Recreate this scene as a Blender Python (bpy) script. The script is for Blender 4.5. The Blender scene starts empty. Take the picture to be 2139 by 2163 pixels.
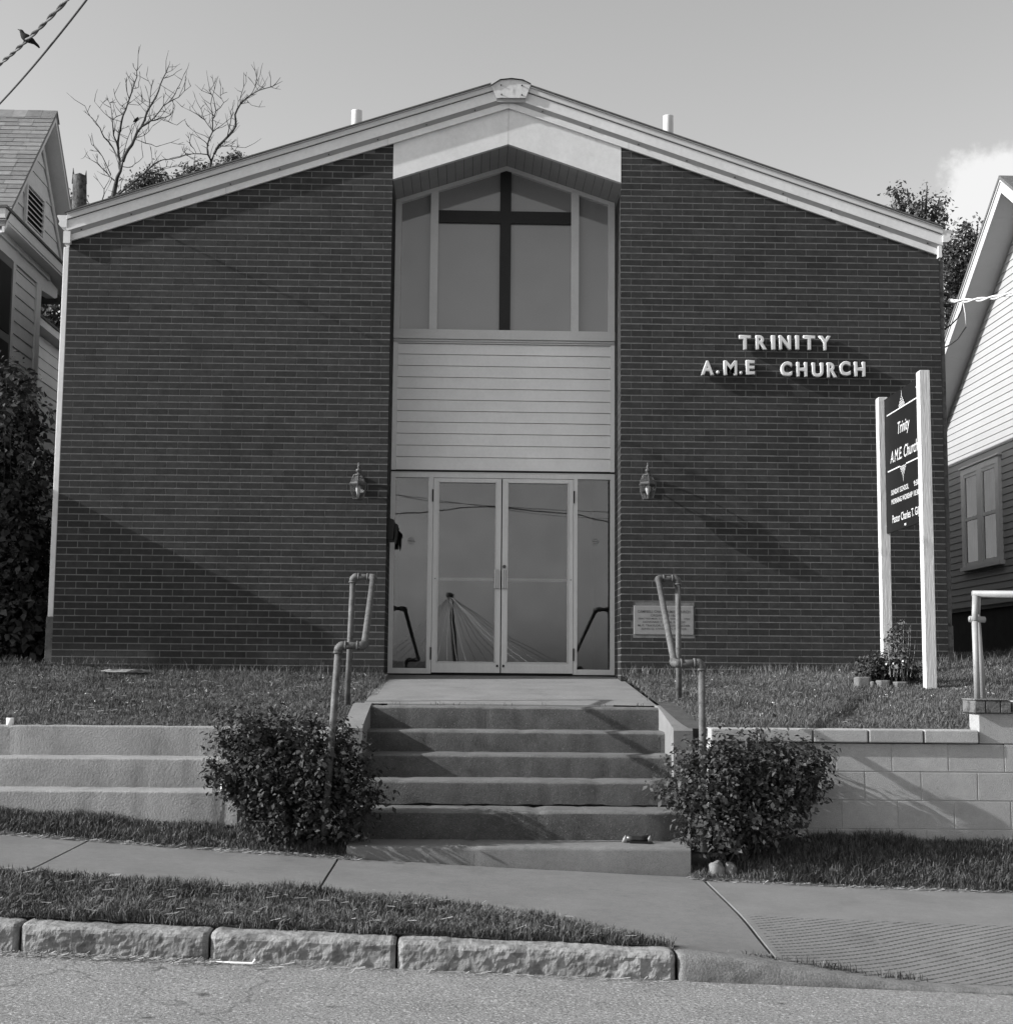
import bpy, bmesh, math, random
import numpy as np
from mathutils import Vector, Matrix, noise as mnoise
random.seed(11); RNG = np.random.default_rng(7)
scene = bpy.context.scene
C = scene.collection

# ------------------------------------------------------------------ camera
# X runs along the church front, Y away from the street, Z up; camera stands in the street
F_PX, CXP, CYP = 3055.0, 1069.5, 1081.5
CAMZ = 1.5
_n = Vector((990.0 - CXP, -(1422.0 - CYP), -F_PX)).normalized()
_u = Vector((math.sin(.009), math.cos(.009), 0)); _u.z = -(_u.x*_n.x + _u.y*_n.y)/_n.z; _u.normalize()
_x = _n.cross(_u)
CM = Matrix((_x, _n, _u))
cam_d = bpy.data.cameras.new('camera'); cam = bpy.data.objects.new('camera', cam_d); C.objects.link(cam)
cam_d.sensor_fit = 'HORIZONTAL'; cam_d.sensor_width = 36; cam_d.lens = 36*F_PX/2139.0
cam_d.clip_start = .05; cam_d.clip_end = 2000
cam.matrix_world = Matrix.Translation((0, 0, CAMZ)) @ CM.to_4x4()
scene.camera = cam

# ------------------------------------------------------------------ sky and sun
SUN = Vector((6.8, 1.0, -3.45)).normalized()          # direction the light travels
world = bpy.data.worlds.new('World'); scene.world = world; world.use_nodes = True
nt = world.node_tree; nt.nodes.clear()
def wn(t, **k):
    n = nt.nodes.new(t)
    for a, b in k.items(): setattr(n, a, b)
    return n
sky = wn('ShaderNodeTexSky'); sky.sky_type = 'NISHITA'; sky.sun_disc = False
sky.sun_elevation = math.asin(-SUN.z); sky.sun_rotation = math.atan2(-SUN.x, -SUN.y)
sky.altitude = 200; sky.air_density = 1.0; sky.dust_density = 2.2; sky.ozone_density = 1.0
bw = wn('ShaderNodeRGBToBW'); nt.links.new(sky.outputs[0], bw.inputs[0])
# cumulus clouds: soft-edged patches of noise round a handful of directions
tc = wn('ShaderNodeTexCoord')
noi = wn('ShaderNodeTexNoise'); noi.inputs['Scale'].default_value = 11.0; noi.inputs['Detail'].default_value = 7; noi.inputs['Roughness'].default_value = .62
nt.links.new(tc.outputs['Generated'], noi.inputs['Vector'])
tot = None
for d, r in (((.367, .891, .2655), .074), ((.62, .75, .20), .16), ((-.75, -.6, .22), .15), ((.2, -.95, .2), .12), ((.9, -.3, .25), .16), ((-.85, .45, .2), .1)):
    dv = Vector(d).normalized()
    ds = wn('ShaderNodeVectorMath', operation='DISTANCE'); ds.inputs[1].default_value = dv
    nt.links.new(tc.outputs['Generated'], ds.inputs[0])
    mr = wn('ShaderNodeMapRange'); mr.inputs['From Min'].default_value = 0; mr.inputs['From Max'].default_value = r*2
    mr.inputs['To Min'].default_value = 1; mr.inputs['To Max'].default_value = 0
    nt.links.new(ds.outputs['Value'], mr.inputs['Value'])
    if tot is None: tot = mr.outputs[0]
    else:
        mx = wn('ShaderNodeMath', operation='MAXIMUM'); nt.links.new(tot, mx.inputs[0]); nt.links.new(mr.outputs[0], mx.inputs[1]); tot = mx.outputs[0]
ad = wn('ShaderNodeMath', operation='MULTIPLY_ADD'); ad.inputs[1].default_value = .85; ad.inputs[2].default_value = -.425
nt.links.new(noi.outputs['Fac'], ad.inputs[0])
ad2 = wn('ShaderNodeMath', operation='ADD'); nt.links.new(tot, ad2.inputs[0]); nt.links.new(ad.outputs[0], ad2.inputs[1])
cm = wn('ShaderNodeMapRange', interpolation_type='SMOOTHSTEP'); cm.inputs['From Min'].default_value = .42; cm.inputs['From Max'].default_value = .54
nt.links.new(ad2.outputs[0], cm.inputs['Value'])
mixc = wn('ShaderNodeMix'); mixc.data_type = 'FLOAT'
nt.links.new(cm.outputs[0], mixc.inputs[0]); nt.links.new(bw.outputs[0], mixc.inputs[2]); mixc.inputs[3].default_value = 3.4
bg = wn('ShaderNodeBackground'); bg.inputs['Strength'].default_value = .15
nt.links.new(mixc.outputs[0], bg.inputs['Color'])
wo = wn('ShaderNodeOutputWorld'); nt.links.new(bg.outputs[0], wo.inputs['Surface'])
sun_d = bpy.data.lights.new('sun', 'SUN'); sun_d.energy = 4.2; sun_d.angle = math.radians(.5); sun_d.color = (1, 1, 1)
sun_o = bpy.data.objects.new('sun', sun_d); C.objects.link(sun_o)
sun_o.rotation_euler = SUN.to_track_quat('-Z', 'Y').to_euler(); sun_o.location = (-30, -5, 20)
vs = scene.view_settings; vs.view_transform = 'Standard'; vs.look = 'None'; vs.exposure = .84; vs.gamma = 1; vs.use_curve_mapping = False

# ------------------------------------------------------------------ helpers
def _ray(px, py): return CM @ Vector((px - CXP, -(py - CYP), -F_PX))
def at(px, py, Y):                      # point at depth Y seen at photo pixel px, py
    d = _ray(px, py); d = d*(Y/d.y); return Vector((d.x, Y, d.z + CAMZ))
def atx(px, py, X):
    d = _ray(px, py); d = d*(X/d.x); return Vector((X, d.y, d.z + CAMZ))
def clamp(v, a, b): return max(a, min(b, v))
def lerp(a, b, t): return a + (b - a)*t
def smooth(t): t = clamp(t, 0, 1); return t*t*(3 - 2*t)
def nz(x, y=0, z=0): return mnoise.noise(Vector((x, y, z)))

def obj(name, me, mat=None, parent=None, loc=None):
    o = bpy.data.objects.new(name, me); C.objects.link(o)
    if mat is not None and me is not None and not me.materials: me.materials.append(mat)
    if loc is not None: o.location = loc
    if parent is not None:
        o.parent = parent
        if loc is None: o.location = -parent_origin(parent)
    return o
def parent_origin(p):                   # world translation of a parent chain (no rotations used)
    v = Vector((0, 0, 0))
    while p is not None: v += p.location; p = p.parent
    return v
def thing(name, label, cat, loc=(0, 0, 0), group=None):
    o = bpy.data.objects.new(name, None); C.objects.link(o); o.location = loc
    o.empty_display_size = .2
    return tag(o, label, cat, group)
def tag(o, label=None, cat=None, group=None, kind=None):
    if label: o['label'] = label
    if cat: o['category'] = cat
    if group: o['group'] = group
    if kind: o['kind'] = kind
    return o
def struct(name, me, mat, parent=None):
    o = obj(name, me, mat, parent)
    if parent is None: o['kind'] = 'structure'
    return o

class MB:                               # collects faces in world coordinates
    def __init__(s): s.v = []; s.f = []
    def quad(s, a, b, c, d):
        i = len(s.v); s.v += [tuple(a), tuple(b), tuple(c), tuple(d)]; s.f.append((i, i+1, i+2, i+3)); return s
    def poly(s, pts):
        i = len(s.v); s.v += [tuple(p) for p in pts]; s.f.append(tuple(range(i, i+len(pts)))); return s
    def hexa(s, p):                     # 8 corners: bottom 4 (ccw seen from above), top 4
        i = len(s.v); s.v += [tuple(q) for q in p]
        for f in ((3,2,1,0),(4,5,6,7),(0,1,5,4),(1,2,6,5),(2,3,7,6),(3,0,4,7)): s.f.append(tuple(i+k for k in f))
        return s
    def box(s, x0, x1, y0, y1, z0, z1):
        return s.hexa([(x0,y0,z0),(x1,y0,z0),(x1,y1,z0),(x0,y1,z0),(x0,y0,z1),(x1,y0,z1),(x1,y1,z1),(x0,y1,z1)])
    def slope_x(s, xa, xb, za, zb, h, y0, y1):   # beam following a slope in X: bottom at za..zb, height h
        return s.hexa([(xa,y0,za),(xb,y0,zb),(xb,y1,zb),(xa,y1,za),(xa,y0,za+h),(xb,y0,zb+h),(xb,y1,zb+h),(xa,y1,za+h)])
    def slope_y(s, ya, yb, za, zb, h, x0, x1):
        return s.hexa([(x0,ya,za),(x1,ya,za),(x1,yb,zb),(x0,yb,zb),(x0,ya,za+h),(x1,ya,za+h),(x1,yb,zb+h),(x0,yb,zb+h)])
    def prism(s, pts, axis, a, b):      # polygon in the two other axes, extruded along axis from a to b
        def mk(p, t):
            return {'x': (t, p[0], p[1]), 'y': (p[0], t, p[1]), 'z': (p[0], p[1], t)}[axis]
        n = len(pts); i = len(s.v)
        s.v += [mk(p, a) for p in pts] + [mk(p, b) for p in pts]
        s.f.append(tuple(i+k for k in range(n))); s.f.append(tuple(i+n+k for k in reversed(range(n))))
        for k in range(n): s.f.append((i+k, i+(k+1) % n, i+n+(k+1) % n, i+n+k)[::-1])
        return s
    def tube(s, pts, r, n=8, cap=True):
        pts = [Vector(p) for p in pts]; rs = r if isinstance(r, (list, tuple)) else [r]*len(pts)
        base = len(s.v); up = Vector((0, 0, 1))
        t0 = (pts[1]-pts[0]).normalized()
        if abs(t0.dot(up)) > .95: up = Vector((0, 1, 0))
        a = t0.cross(up).normalized()
        for k, p in enumerate(pts):
            if k == 0: t = pts[1]-pts[0]
            elif k == len(pts)-1: t = pts[-1]-pts[-2]
            else: t = (pts[k+1]-p).normalized() + (p-pts[k-1]).normalized()
            t.normalize(); a = (a - t*a.dot(t))
            if a.length < 1e-6: a = t.orthogonal()
            a.normalize(); b = t.cross(a)
            for j in range(n):
                an = 2*math.pi*j/n; s.v.append(tuple(p + (a*math.cos(an) + b*math.sin(an))*rs[k]))
        for k in range(len(pts)-1):
            for j in range(n):
                q = base+k*n; s.f.append((q+j, q+(j+1) % n, q+n+(j+1) % n, q+n+j))
        if cap:
            s.f.append(tuple(base+j for j in reversed(range(n)))); q = base+(len(pts)-1)*n
            s.f.append(tuple(q+j for j in range(n)))
        return s
    def lathe(s, prof, c, n=12, phase=0):   # prof [(r,z)], round a vertical axis at c
        base = len(s.v)
        for r, z in prof:
            for j in range(n):
                an = 2*math.pi*j/n + phase; s.v.append((c[0]+r*math.cos(an), c[1]+r*math.sin(an), c[2]+z))
        for k in range(len(prof)-1):
            for j in range(n):
                q = base+k*n; s.f.append((q+j, q+(j+1) % n, q+n+(j+1) % n, q+n+j))
        s.f.append(tuple(base+j for j in reversed(range(n)))); q = base+(len(prof)-1)*n
        s.f.append(tuple(q+j for j in range(n)))
        return s
    def mesh(s, name, smooth_=False, off=(0, 0, 0)):
        me = bpy.data.meshes.new(name)
        o = off; me.from_pydata([(v[0]-o[0], v[1]-o[1], v[2]-o[2]) for v in s.v], [], s.f)
        me.validate(); me.update()
        if smooth_: me.shade_smooth()
        return me
    def build(s, name, mat, parent=None, smooth_=False, bevel=0, seg=2, loc=None):
        off = loc if loc is not None else (0, 0, 0)
        me = s.mesh(name, smooth_ and not bevel, off)
        if bevel:
            bm = bmesh.new(); bm.from_mesh(me)
            bmesh.ops.remove_doubles(bm, verts=bm.verts, dist=1e-5)
            bmesh.ops.recalc_face_normals(bm, faces=bm.faces)
            bmesh.ops.bevel(bm, geom=bm.edges[:], offset=bevel, segments=seg, affect='EDGES', profile=.5, clamp_overlap=True)
            bm.to_mesh(me); bm.free()
        o = obj(name, me, mat, parent)
        if loc is not None: o.location = Vector(loc) - (parent_origin(parent) if parent else Vector((0, 0, 0)))
        return o

def np_mesh(name, V, faces_n, idx):     # fast mesh from numpy: V (n,3), loops per face, index array
    me = bpy.data.meshes.new(name)
    me.vertices.add(len(V)); me.vertices.foreach_set('co', V.astype(np.float32).ravel())
    me.loops.add(len(idx)); me.loops.foreach_set('vertex_index', idx.astype(np.int32))
    nf = len(faces_n); me.polygons.add(nf)
    st = np.concatenate([[0], np.cumsum(faces_n)[:-1]]).astype(np.int32)
    me.polygons.foreach_set('loop_start', st); me.update(calc_edges=True); me.validate()
    return me

# ------------------------------------------------------------------ materials (the place is rendered as a black-and-white print: greys only)
MATS = {}
def mat(name, v=.3, rough=.8, var=.15, scale=6, detail=6, bump=0.0, bscale=60, spec=.3, metal=0, specks=None, rand=0.0, stain=None, coord='Object', stretch=None, dark=None, trans=0):
    if name in MATS: return MATS[name]
    m = bpy.data.materials.new(name); m.use_nodes = True; t = m.node_tree; N = t.nodes; L = t.links
    b = N['Principled BSDF']; b.inputs['Roughness'].default_value = rough; b.inputs['Metallic'].default_value = metal
    b.inputs['Specular IOR Level'].default_value = spec
    co = N.new('ShaderNodeTexCoord'); geo = N.new('ShaderNodeNewGeometry')
    vec = geo.outputs['Position']
    if stretch:
        mp = N.new('ShaderNodeMapping'); mp.inputs['Scale'].default_value = stretch; L.new(vec, mp.inputs['Vector']); vec = mp.outputs[0]
    def noise(sc, det=6, ro=.6):
        n = N.new('ShaderNodeTexNoise'); n.inputs['Scale'].default_value = sc; n.inputs['Detail'].default_value = det; n.inputs['Roughness'].default_value = ro
        L.new(vec, n.inputs['Vector']); return n.outputs['Fac']
    def math_(op, a, bb, c=None):
        n = N.new('ShaderNodeMath'); n.operation = op
        for k, q in enumerate((a, bb, c)):
            if q is None: continue
            if isinstance(q, (int, float)): n.inputs[k].default_value = q
            else: L.new(q, n.inputs[k])
        return n.outputs[0]
    def rng(x, a, bb, c, d, sm=True):
        n = N.new('ShaderNodeMapRange'); n.interpolation_type = 'SMOOTHSTEP' if sm else 'LINEAR'
        L.new(x, n.inputs[0]); n.inputs[1].default_value = a; n.inputs[2].default_value = bb; n.inputs[3].default_value = c; n.inputs[4].default_value = d
        return n.outputs[0]
    val = rng(noise(scale, detail), .25, .75, v*(1-var), v*(1+var), False)
    fine = rng(noise(scale*9, 3), .3, .7, 1-var*.5, 1+var*.5, False); val = math_('MULTIPLY', val, fine)
    if rand:
        oi = N.new('ShaderNodeObjectInfo')
        r = math_('FRACT', math_('ADD', geo.outputs['Random Per Island'], oi.outputs['Random']), 0)
        val = math_('MULTIPLY', val, rng(r, 0, 1, 1-rand, 1+rand, False))
    if specks:                            # (scale, lo, hi, value)
        s = rng(noise(specks[0], 2, .5), specks[1], specks[2], 0, 1); mx = N.new('ShaderNodeMix'); mx.data_type = 'FLOAT'
        L.new(s, mx.inputs[0]); L.new(val, mx.inputs[2]); mx.inputs[3].default_value = specks[3]; val = mx.outputs[0]
    for st in (stain or []):              # (scale, lo, hi, factor)
        s = rng(noise(st[0], 5, .65), st[1], st[2], 1, st[3]); val = math_('MULTIPLY', val, s)
    cc = N.new('ShaderNodeCombineColor')
    for k in range(3): L.new(val, cc.inputs[k])
    L.new(cc.outputs[0], b.inputs['Base Color'])
    if bump:
        bp = N.new('ShaderNodeBump'); bp.inputs['Strength'].default_value = bump; bp.inputs['Distance'].default_value = .01
        L.new(noise(bscale, 5, .65), bp.inputs['Height']); L.new(bp.outputs[0], b.inputs['Normal'])
    if trans:
        out = N['Material Output']; tr = N.new('ShaderNodeBsdfTranslucent'); L.new(cc.outputs[0], tr.inputs['Color'])
        ms = N.new('ShaderNodeMixShader'); ms.inputs[0].default_value = trans; L.new(b.outputs[0], ms.inputs[1]); L.new(tr.outputs[0], ms.inputs[2]); L.new(ms.outputs[0], out.inputs['Surface'])
    MATS[name] = m; return m
M_brick = mat('brick', .0295, .85, .28, 14, bump=.35, bscale=160, rand=.20, spec=.2, stain=[(9, .55, .75, .8), (1.1, .45, .72, .78), (26, .62, .72, 1.5)])
M_mortar = mat('mortar', .125, .95, .3, 10, bump=.3, bscale=200, stain=[(2.2, .5, .7, .7)])
M_white = mat('white_paint', .60, .55, .09, 3, bump=.08, bscale=90, stain=[(4, .55, .8, .86), (18, .68, .74, .8)])
M_trim = mat('grey_white_trim', .52, .5, .06, 4, bump=.04, bscale=120)
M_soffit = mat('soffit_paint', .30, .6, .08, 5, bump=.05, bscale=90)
M_siding = mat('entrance_siding', .70, .5, .06, 3, bump=.04, bscale=120)
M_cap = mat('ridge_cap_metal', .55, .6, .12, 12, stain=[(14, .52, .7, .55)], stretch=(1, 1, .35))
M_alu = mat('aluminium', .56, .42, .08, 8, spec=.5, metal=.05, stretch=(1, 1, .2))
M_black = mat('black_paint', .012, .5, .2, 8)
M_dark = mat('dark_gap', .01, .9, .2, 8)
M_roof = mat('asphalt_shingle', .10, .95, .2, 12, bump=.5, bscale=180)
M_shingle = mat('grey_shingle', .17, .95, .18, 10, bump=.5, bscale=220, rand=.22)
M_concrete = mat('concrete_walk', .155, .9, .16, 2.2, bump=.45, bscale=170, specks=(90, .66, .74, .11), stain=[(1.3, .5, .75, .82), (6, .60, .72, .82), (170, .46, .60, .80), (24, .70, .75, .55)])
M_landing = mat('concrete_landing', .185, .9, .14, 3, bump=.25, bscale=150, stain=[(2.5, .5, .75, .8), (170, .46, .60, .80), (30, .68, .74, .7)])
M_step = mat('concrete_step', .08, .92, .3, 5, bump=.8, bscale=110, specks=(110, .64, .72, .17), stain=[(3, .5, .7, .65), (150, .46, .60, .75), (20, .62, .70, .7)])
M_tier = mat('painted_concrete', .245, .9, .12, 3, bump=.7, bscale=70, stain=[(2.0, .5, .75, .72), (11, .63, .72, .7), (34, .70, .74, .35), (150, .46, .6, .82)])
M_block = mat('painted_block', .31, .9, .12, 3, bump=.5, bscale=120, rand=.06, stain=[(2.2, .55, .8, .80), (13, .66, .74, .78), (160, .46, .6, .85)])
M_curbstone = mat('limestone_curb', .235, .95, .25, 5, bump=.9, bscale=34, stain=[(9, .48, .62, .62), (3, .45, .7, .75), (40, .6, .7, .7)])
M_curbcon = mat('concrete_curb', .185, .95, .25, 5, bump=.8, bscale=90, stain=[(5, .48, .66, .66), (120, .46, .6, .7), (16, .55, .68, .7)])
M_soil = mat('soil', .055, .95, .4, 9, bump=.6, bscale=60)
M_grass = mat('grass', .105, .8, .42, 1.6, rand=.65, spec=.15)
M_grass2 = mat('grass_verge', .095, .75, .3, 3, rand=.75, spec=.2)
M_straw = mat('dry_clippings', .30, .9, .2, 5, rand=.4)
M_leaf = mat('shrub_leaf', .062, .7, .35, 3, rand=.6, spec=.15, trans=.2)
M_leafd = mat('dark_shrub_leaf', .045, .7, .35, 3, rand=.6, spec=.15, trans=.15)
M_tleaf = mat('tree_leaf', .075, .65, .2, 4, rand=.55, spec=.4, trans=.2)
M_bark = mat('bark', .07, .95, .6, 9, bump=1.0, bscale=35, stain=[(14, .5, .6, .4)])
M_deadwood = mat('dead_branch', .05, .95, .3, 10)
M_pipe = mat('galvanised_pipe', .095, .6, .3, 14, spec=.25, bump=.3, bscale=120, stain=[(12, .5, .66, .5), (45, .58, .68, .55)])
M_pipelt = mat('painted_pipe', .25, .5, .12, 14, spec=.4, stain=[(18, .6, .7, .75)])
M_post = mat('white_wood_post', .50, .7, .12, 9, bump=.6, bscale=60, stain=[(10, .64, .72, .7)], stretch=(1, 1, .12))
M_panel = mat('sign_panel', .010, .5, .1, 4, spec=.1)
M_print = mat('white_lettering', .5, .6, .04, 5)
M_letter = mat('wall_letter', .52, .5, .05, 8)
M_tread = mat('pale_tread', .125, .92, .25, 4, bump=.6, bscale=110, stain=[(3, .5, .7, .75), (150, .46, .60, .78), (18, .62, .70, .7)])
M_wtrim = mat('window_trim', .62, .6, .06, 5)
M_plaque = mat('stone_plaque', .21, .85, .1, 12, bump=.15, bscale=200)
M_engrave = mat('engraving', .07, .9, .1, 10)
M_brass = mat('lantern_brass', .075, .45, .4, 30, spec=.45, metal=.2)
M_left = mat('left_house_siding', .58, .75, .08, 3, bump=.12, bscale=80, rand=.06)
M_lefttrim = mat('left_house_trim', .56, .7, .08, 4)
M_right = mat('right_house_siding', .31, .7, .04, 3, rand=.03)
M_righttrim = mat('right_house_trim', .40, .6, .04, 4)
M_found = mat('dark_foundation', .03, .95, .3, 5)
M_stonew = mat('field_stone', .17, .95, .25, 8, bump=.7, bscale=40)
M_pvc = mat('pvc', .75, .4, .03, 5)
M_bird = mat('bird_plumage', .006, .9, .3, 40)
M_cable = mat('cable_black', .03, .6, .2, 30)
M_cablelt = mat('cable_pale', .55, .6, .1, 30)
M_flower = mat('pale_blossom', .6, .8, .1, 10, rand=.3)

def glass(name, refl, tint, through):
    m = bpy.data.materials.new(name); m.use_nodes = True; t = m.node_tree; N = t.nodes; L = t.links
    N.remove(N['Principled BSDF']); out = N['Material Output']
    gl = N.new('ShaderNodeBsdfGlossy'); gl.inputs['Roughness'].default_value = .012; gl.inputs['Color'].default_value = (1, 1, 1, 1)
    gp = N.new('ShaderNodeNewGeometry'); sm = N.new('ShaderNodeTexNoise'); sm.inputs['Scale'].default_value = 3.2; sm.inputs['Detail'].default_value = 4; L.new(gp.outputs['Position'], sm.inputs['Vector'])
    sr = N.new('ShaderNodeMapRange'); sr.inputs[1].default_value = .3; sr.inputs[2].default_value = .7; sr.inputs[3].default_value = .86; sr.inputs[4].default_value = 1; L.new(sm.outputs['Fac'], sr.inputs[0]); L.new(sr.outputs[0], gl.inputs['Color'])
    wv = N.new('ShaderNodeTexNoise'); wv.inputs['Scale'].default_value = 1.6; L.new(gp.outputs['Position'], wv.inputs['Vector']); wb = N.new('ShaderNodeBump'); wb.inputs['Strength'].default_value = .02; wb.inputs['Distance'].default_value = .02; L.new(wv.outputs['Fac'], wb.inputs['Height']); L.new(wb.outputs[0], gl.inputs['Normal'])
    df = N.new('ShaderNodeBsdfDiffuse'); df.inputs['Color'].default_value = (tint, tint, tint, 1)
    tr = N.new('ShaderNodeBsdfTransparent'); tr.inputs['Color'].default_value = (.8, .8, .8, 1)
    a = N.new('ShaderNodeMixShader'); a.inputs[0].default_value = through; L.new(df.outputs[0], a.inputs[1]); L.new(tr.outputs[0], a.inputs[2])
    fr = N.new('ShaderNodeFresnel'); fr.inputs['IOR'].default_value = 1.5
    mp = N.new('ShaderNodeMapRange'); mp.inputs[1].default_value = .04; mp.inputs[2].default_value = 1; mp.inputs[3].default_value = refl; mp.inputs[4].default_value = 1
    L.new(fr.outputs[0], mp.inputs[0])
    b = N.new('ShaderNodeMixShader'); L.new(mp.outputs[0], b.inputs[0]); L.new(a.outputs[0], b.inputs[1]); L.new(gl.outputs[0], b.inputs[2])
    L.new(b.outputs[0], out.inputs['Surface']); return m
M_glass = glass('reflective_glass', .09, .012, .92)
M_pane = glass('opal_pane', .09, .20, 0.0)
M_clear = glass('lantern_glass', .06, .05, .88)
M_dimglass = glass('house_window_glass', .06, .02, .75)
# ------------------------------------------------------------------ ground shape (metres)
def zroad(x, Y=7.3):
    return .035 - .037*clamp(x, -40, 40) + .018*clamp(7.3 - Y, 0, 3.6) - .018*clamp(3.7 - Y, 0, 5)
def zback(x):
    c = clamp(x, -4.5, 5); return .226 - .051*c + .0035*c*c + (-.051 + .007*c)*clamp(x - c, -30, 30)
def zcurb(x):
    if x < 1.04: return .168 - .040*clamp(x, -40, 2)
    h = lerp(.131, .022, smooth((x - 1.04)/1.35)); return zroad(x) + h
def zwalk(x, Y):
    if Y < 8.5: return lerp(zcurb(x), zback(x) - .02, smooth((Y - 7.42)/1.08)*.35 + clamp((Y - 7.42)/1.08, 0, 1)*.65)
    return lerp(zback(x) - .02, zback(x), clamp((Y - 8.5)/1.35, 0, 1))
def zlawn(x, Y):
    zb = 1.47 + (.0078 if x > 0 else .0048)*min(x*x, 40)
    z = lerp(1.122, zb, clamp((Y - 10.38)/4.12, 0, 1)) if x > .3 else lerp(1.075, zb, clamp((Y - 10.95)/3.55, 0, 1))
    z += .012*max(0, Y - 14.5)
    return z + .018*nz(x*.9, Y*.9, 3)
def ystrip(x):                          # far edge of the grass verge by the kerb
    if x < -.9: return 8.42 + .035*nz(x*2) + .02*nz(x*7)
    return lerp(8.42, 7.5, clamp((x + .9)/1.95, 0, 1)**2.6) + .02*nz(x*3)

def grid(name, xs, ys, zf, m, parent=None, yf=None, smooth_=True):
    V = []; Fc = []
    for x in xs:
        for j, y in enumerate(ys):
            yy = yf(x, j/(len(ys)-1)) if yf else y
            V.append((x, yy, zf(x, yy)))
    n = len(ys)
    for i in range(len(xs)-1):
        for j in range(n-1): Fc.append((i*n+j, (i+1)*n+j, (i+1)*n+j+1, i*n+j+1))
    me = bpy.data.meshes.new(name); me.from_pydata(V, [], Fc); me.update()
    if smooth_: me.shade_smooth()
    return obj(name, me, m, parent)
def fr(a, b, st):
    n = max(1, int(round((b - a)/st))); return [a + (b - a)*i/n for i in range(n+1)]

# the land everything stands on, out to the horizon
struct('ground', MB().quad((-700, -700, -2.2), (700, -700, -2.2), (700, 900, -2.2), (-700, 900, -2.2)).mesh('ground'), M_soil)

# asphalt: pale worn aggregate, oil spots and cracks
M_asphalt = mat('worn_asphalt', .205, .95, .16, 3, bump=.9, bscale=75, specks=(60, .56, .66, .36), stain=[(70, .50, .60, .50), (7, .64, .72, .72)])
def add_cracks(m):
    t = m.node_tree; N = t.nodes; L = t.links; b = N['Principled BSDF']
    src = b.inputs['Base Color'].links[0].from_socket
    g = N.new('ShaderNodeNewGeometry'); mp = N.new('ShaderNodeMapping'); mp.inputs['Scale'].default_value = (.8, .5, .8)
    nn = N.new('ShaderNodeTexNoise'); nn.inputs['Scale'].default_value = 6
    va = N.new('ShaderNodeVectorMath'); va.operation = 'MULTIPLY_ADD'; va.inputs[1].default_value = (.22, .22, .22)
    L.new(g.outputs['Position'], nn.inputs['Vector']); L.new(nn.outputs['Color'], va.inputs[0]); L.new(g.outputs['Position'], va.inputs[2])
    L.new(va.outputs[0], mp.inputs['Vector'])
    vo = N.new('ShaderNodeTexVoronoi'); vo.feature = 'DISTANCE_TO_EDGE'; vo.inputs['Scale'].default_value = .42; L.new(mp.outputs[0], vo.inputs['Vector'])
    mr = N.new('ShaderNodeMapRange'); mr.inputs[1].default_value = .001; mr.inputs[2].default_value = .004; mr.inputs[3].default_value = .68; mr.inputs[4].default_value = 1
    L.new(vo.outputs['Distance'], mr.inputs[0])
    # small oil spots stretched by the shallow view of the street
    v2 = N.new('ShaderNodeTexVoronoi'); v2.inputs['Scale'].default_value = 2.3; L.new(va.outputs[0], v2.inputs['Vector'])
    m2 = N.new('ShaderNodeMapRange'); m2.interpolation_type = 'SMOOTHSTEP'; m2.inputs[1].default_value = .03; m2.inputs[2].default_value = .10; m2.inputs[3].default_value = .35; m2.inputs[4].default_value = 1
    L.new(v2.outputs['Distance'], m2.inputs[0])
    mu = N.new('ShaderNodeMath'); mu.operation = 'MULTIPLY'; L.new(mr.outputs[0], mu.inputs[0]); L.new(m2.outputs[0], mu.inputs[1])
    mx = N.new('ShaderNodeMix'); mx.data_type = 'RGBA'; mx.blend_type = 'MULTIPLY'; mx.inputs[0].default_value = 1
    L.new(src, mx.inputs[6]); L.new(mu.outputs[0], mx.inputs[7]); L.new(mx.outputs[2], b.inputs['Base Color'])
add_cracks(M_asphalt)
road = struct('road', None, None) if False else grid('road', [-60, -30, -15] + fr(-8, 8, .5) + [15, 30, 60], [-9.5, -7, -3, 0, 2, 3.7, 4.5, 5.5, 6.5, 7.36], zroad, M_asphalt)
road['kind'] = 'structure'
# far side of the street (only seen mirrored in the glass)
fs = grid('far_verge', [-60, -20, 0, 20, 60], [-60, -40, -20, -14, -9.5], lambda x, y: zroad(x, 0) + .1 + clamp((-9.5 - y), 0, 12)*.11 + clamp(-22 - y, 0, 30)*.02, M_soil)
fs['kind'] = 'structure'

# pavement slabs
walk = grid('sidewalk', fr(-14, 1.56, .5), [8.3, 9, 9.9], lambda x, y: zwalk(x, y) - .05, M_soil); walk['kind'] = 'structure'
def slab(x0, x1, name='sidewalk_slab', parent=walk, m=M_concrete, yf=None, y1=9.84):
    e = .007
    zz = lambda x, y: zwalk(x, y) + .0016*nz(x*3, y*3)
    o = grid(name, fr(x0 + e, x1 - e, .12), list(range(17)), zz, m, parent, yf or (lambda x, t: lerp(ystrip(x) - .03, y1, t)))
    bm = bmesh.new(); bm.from_mesh(o.data)
    r = bmesh.ops.extrude_edge_only(bm, edges=[ed for ed in bm.edges if ed.is_boundary])
    for v in r['geom']:
        if isinstance(v, bmesh.types.BMVert): v.co.z -= .06
    bmesh.ops.recalc_face_normals(bm, faces=bm.faces); bm.to_mesh(o.data); bm.free()
    o.data.set_sharp_from_angle(angle=math.radians(30))
    return o
for a, b in ((-14, -10.8), (-10.8, -7.5), (-7.5, -4.15), (-4.15, -2.5), (-2.5, -.85), (-.85, 1.565)): slab(a, b)

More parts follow.
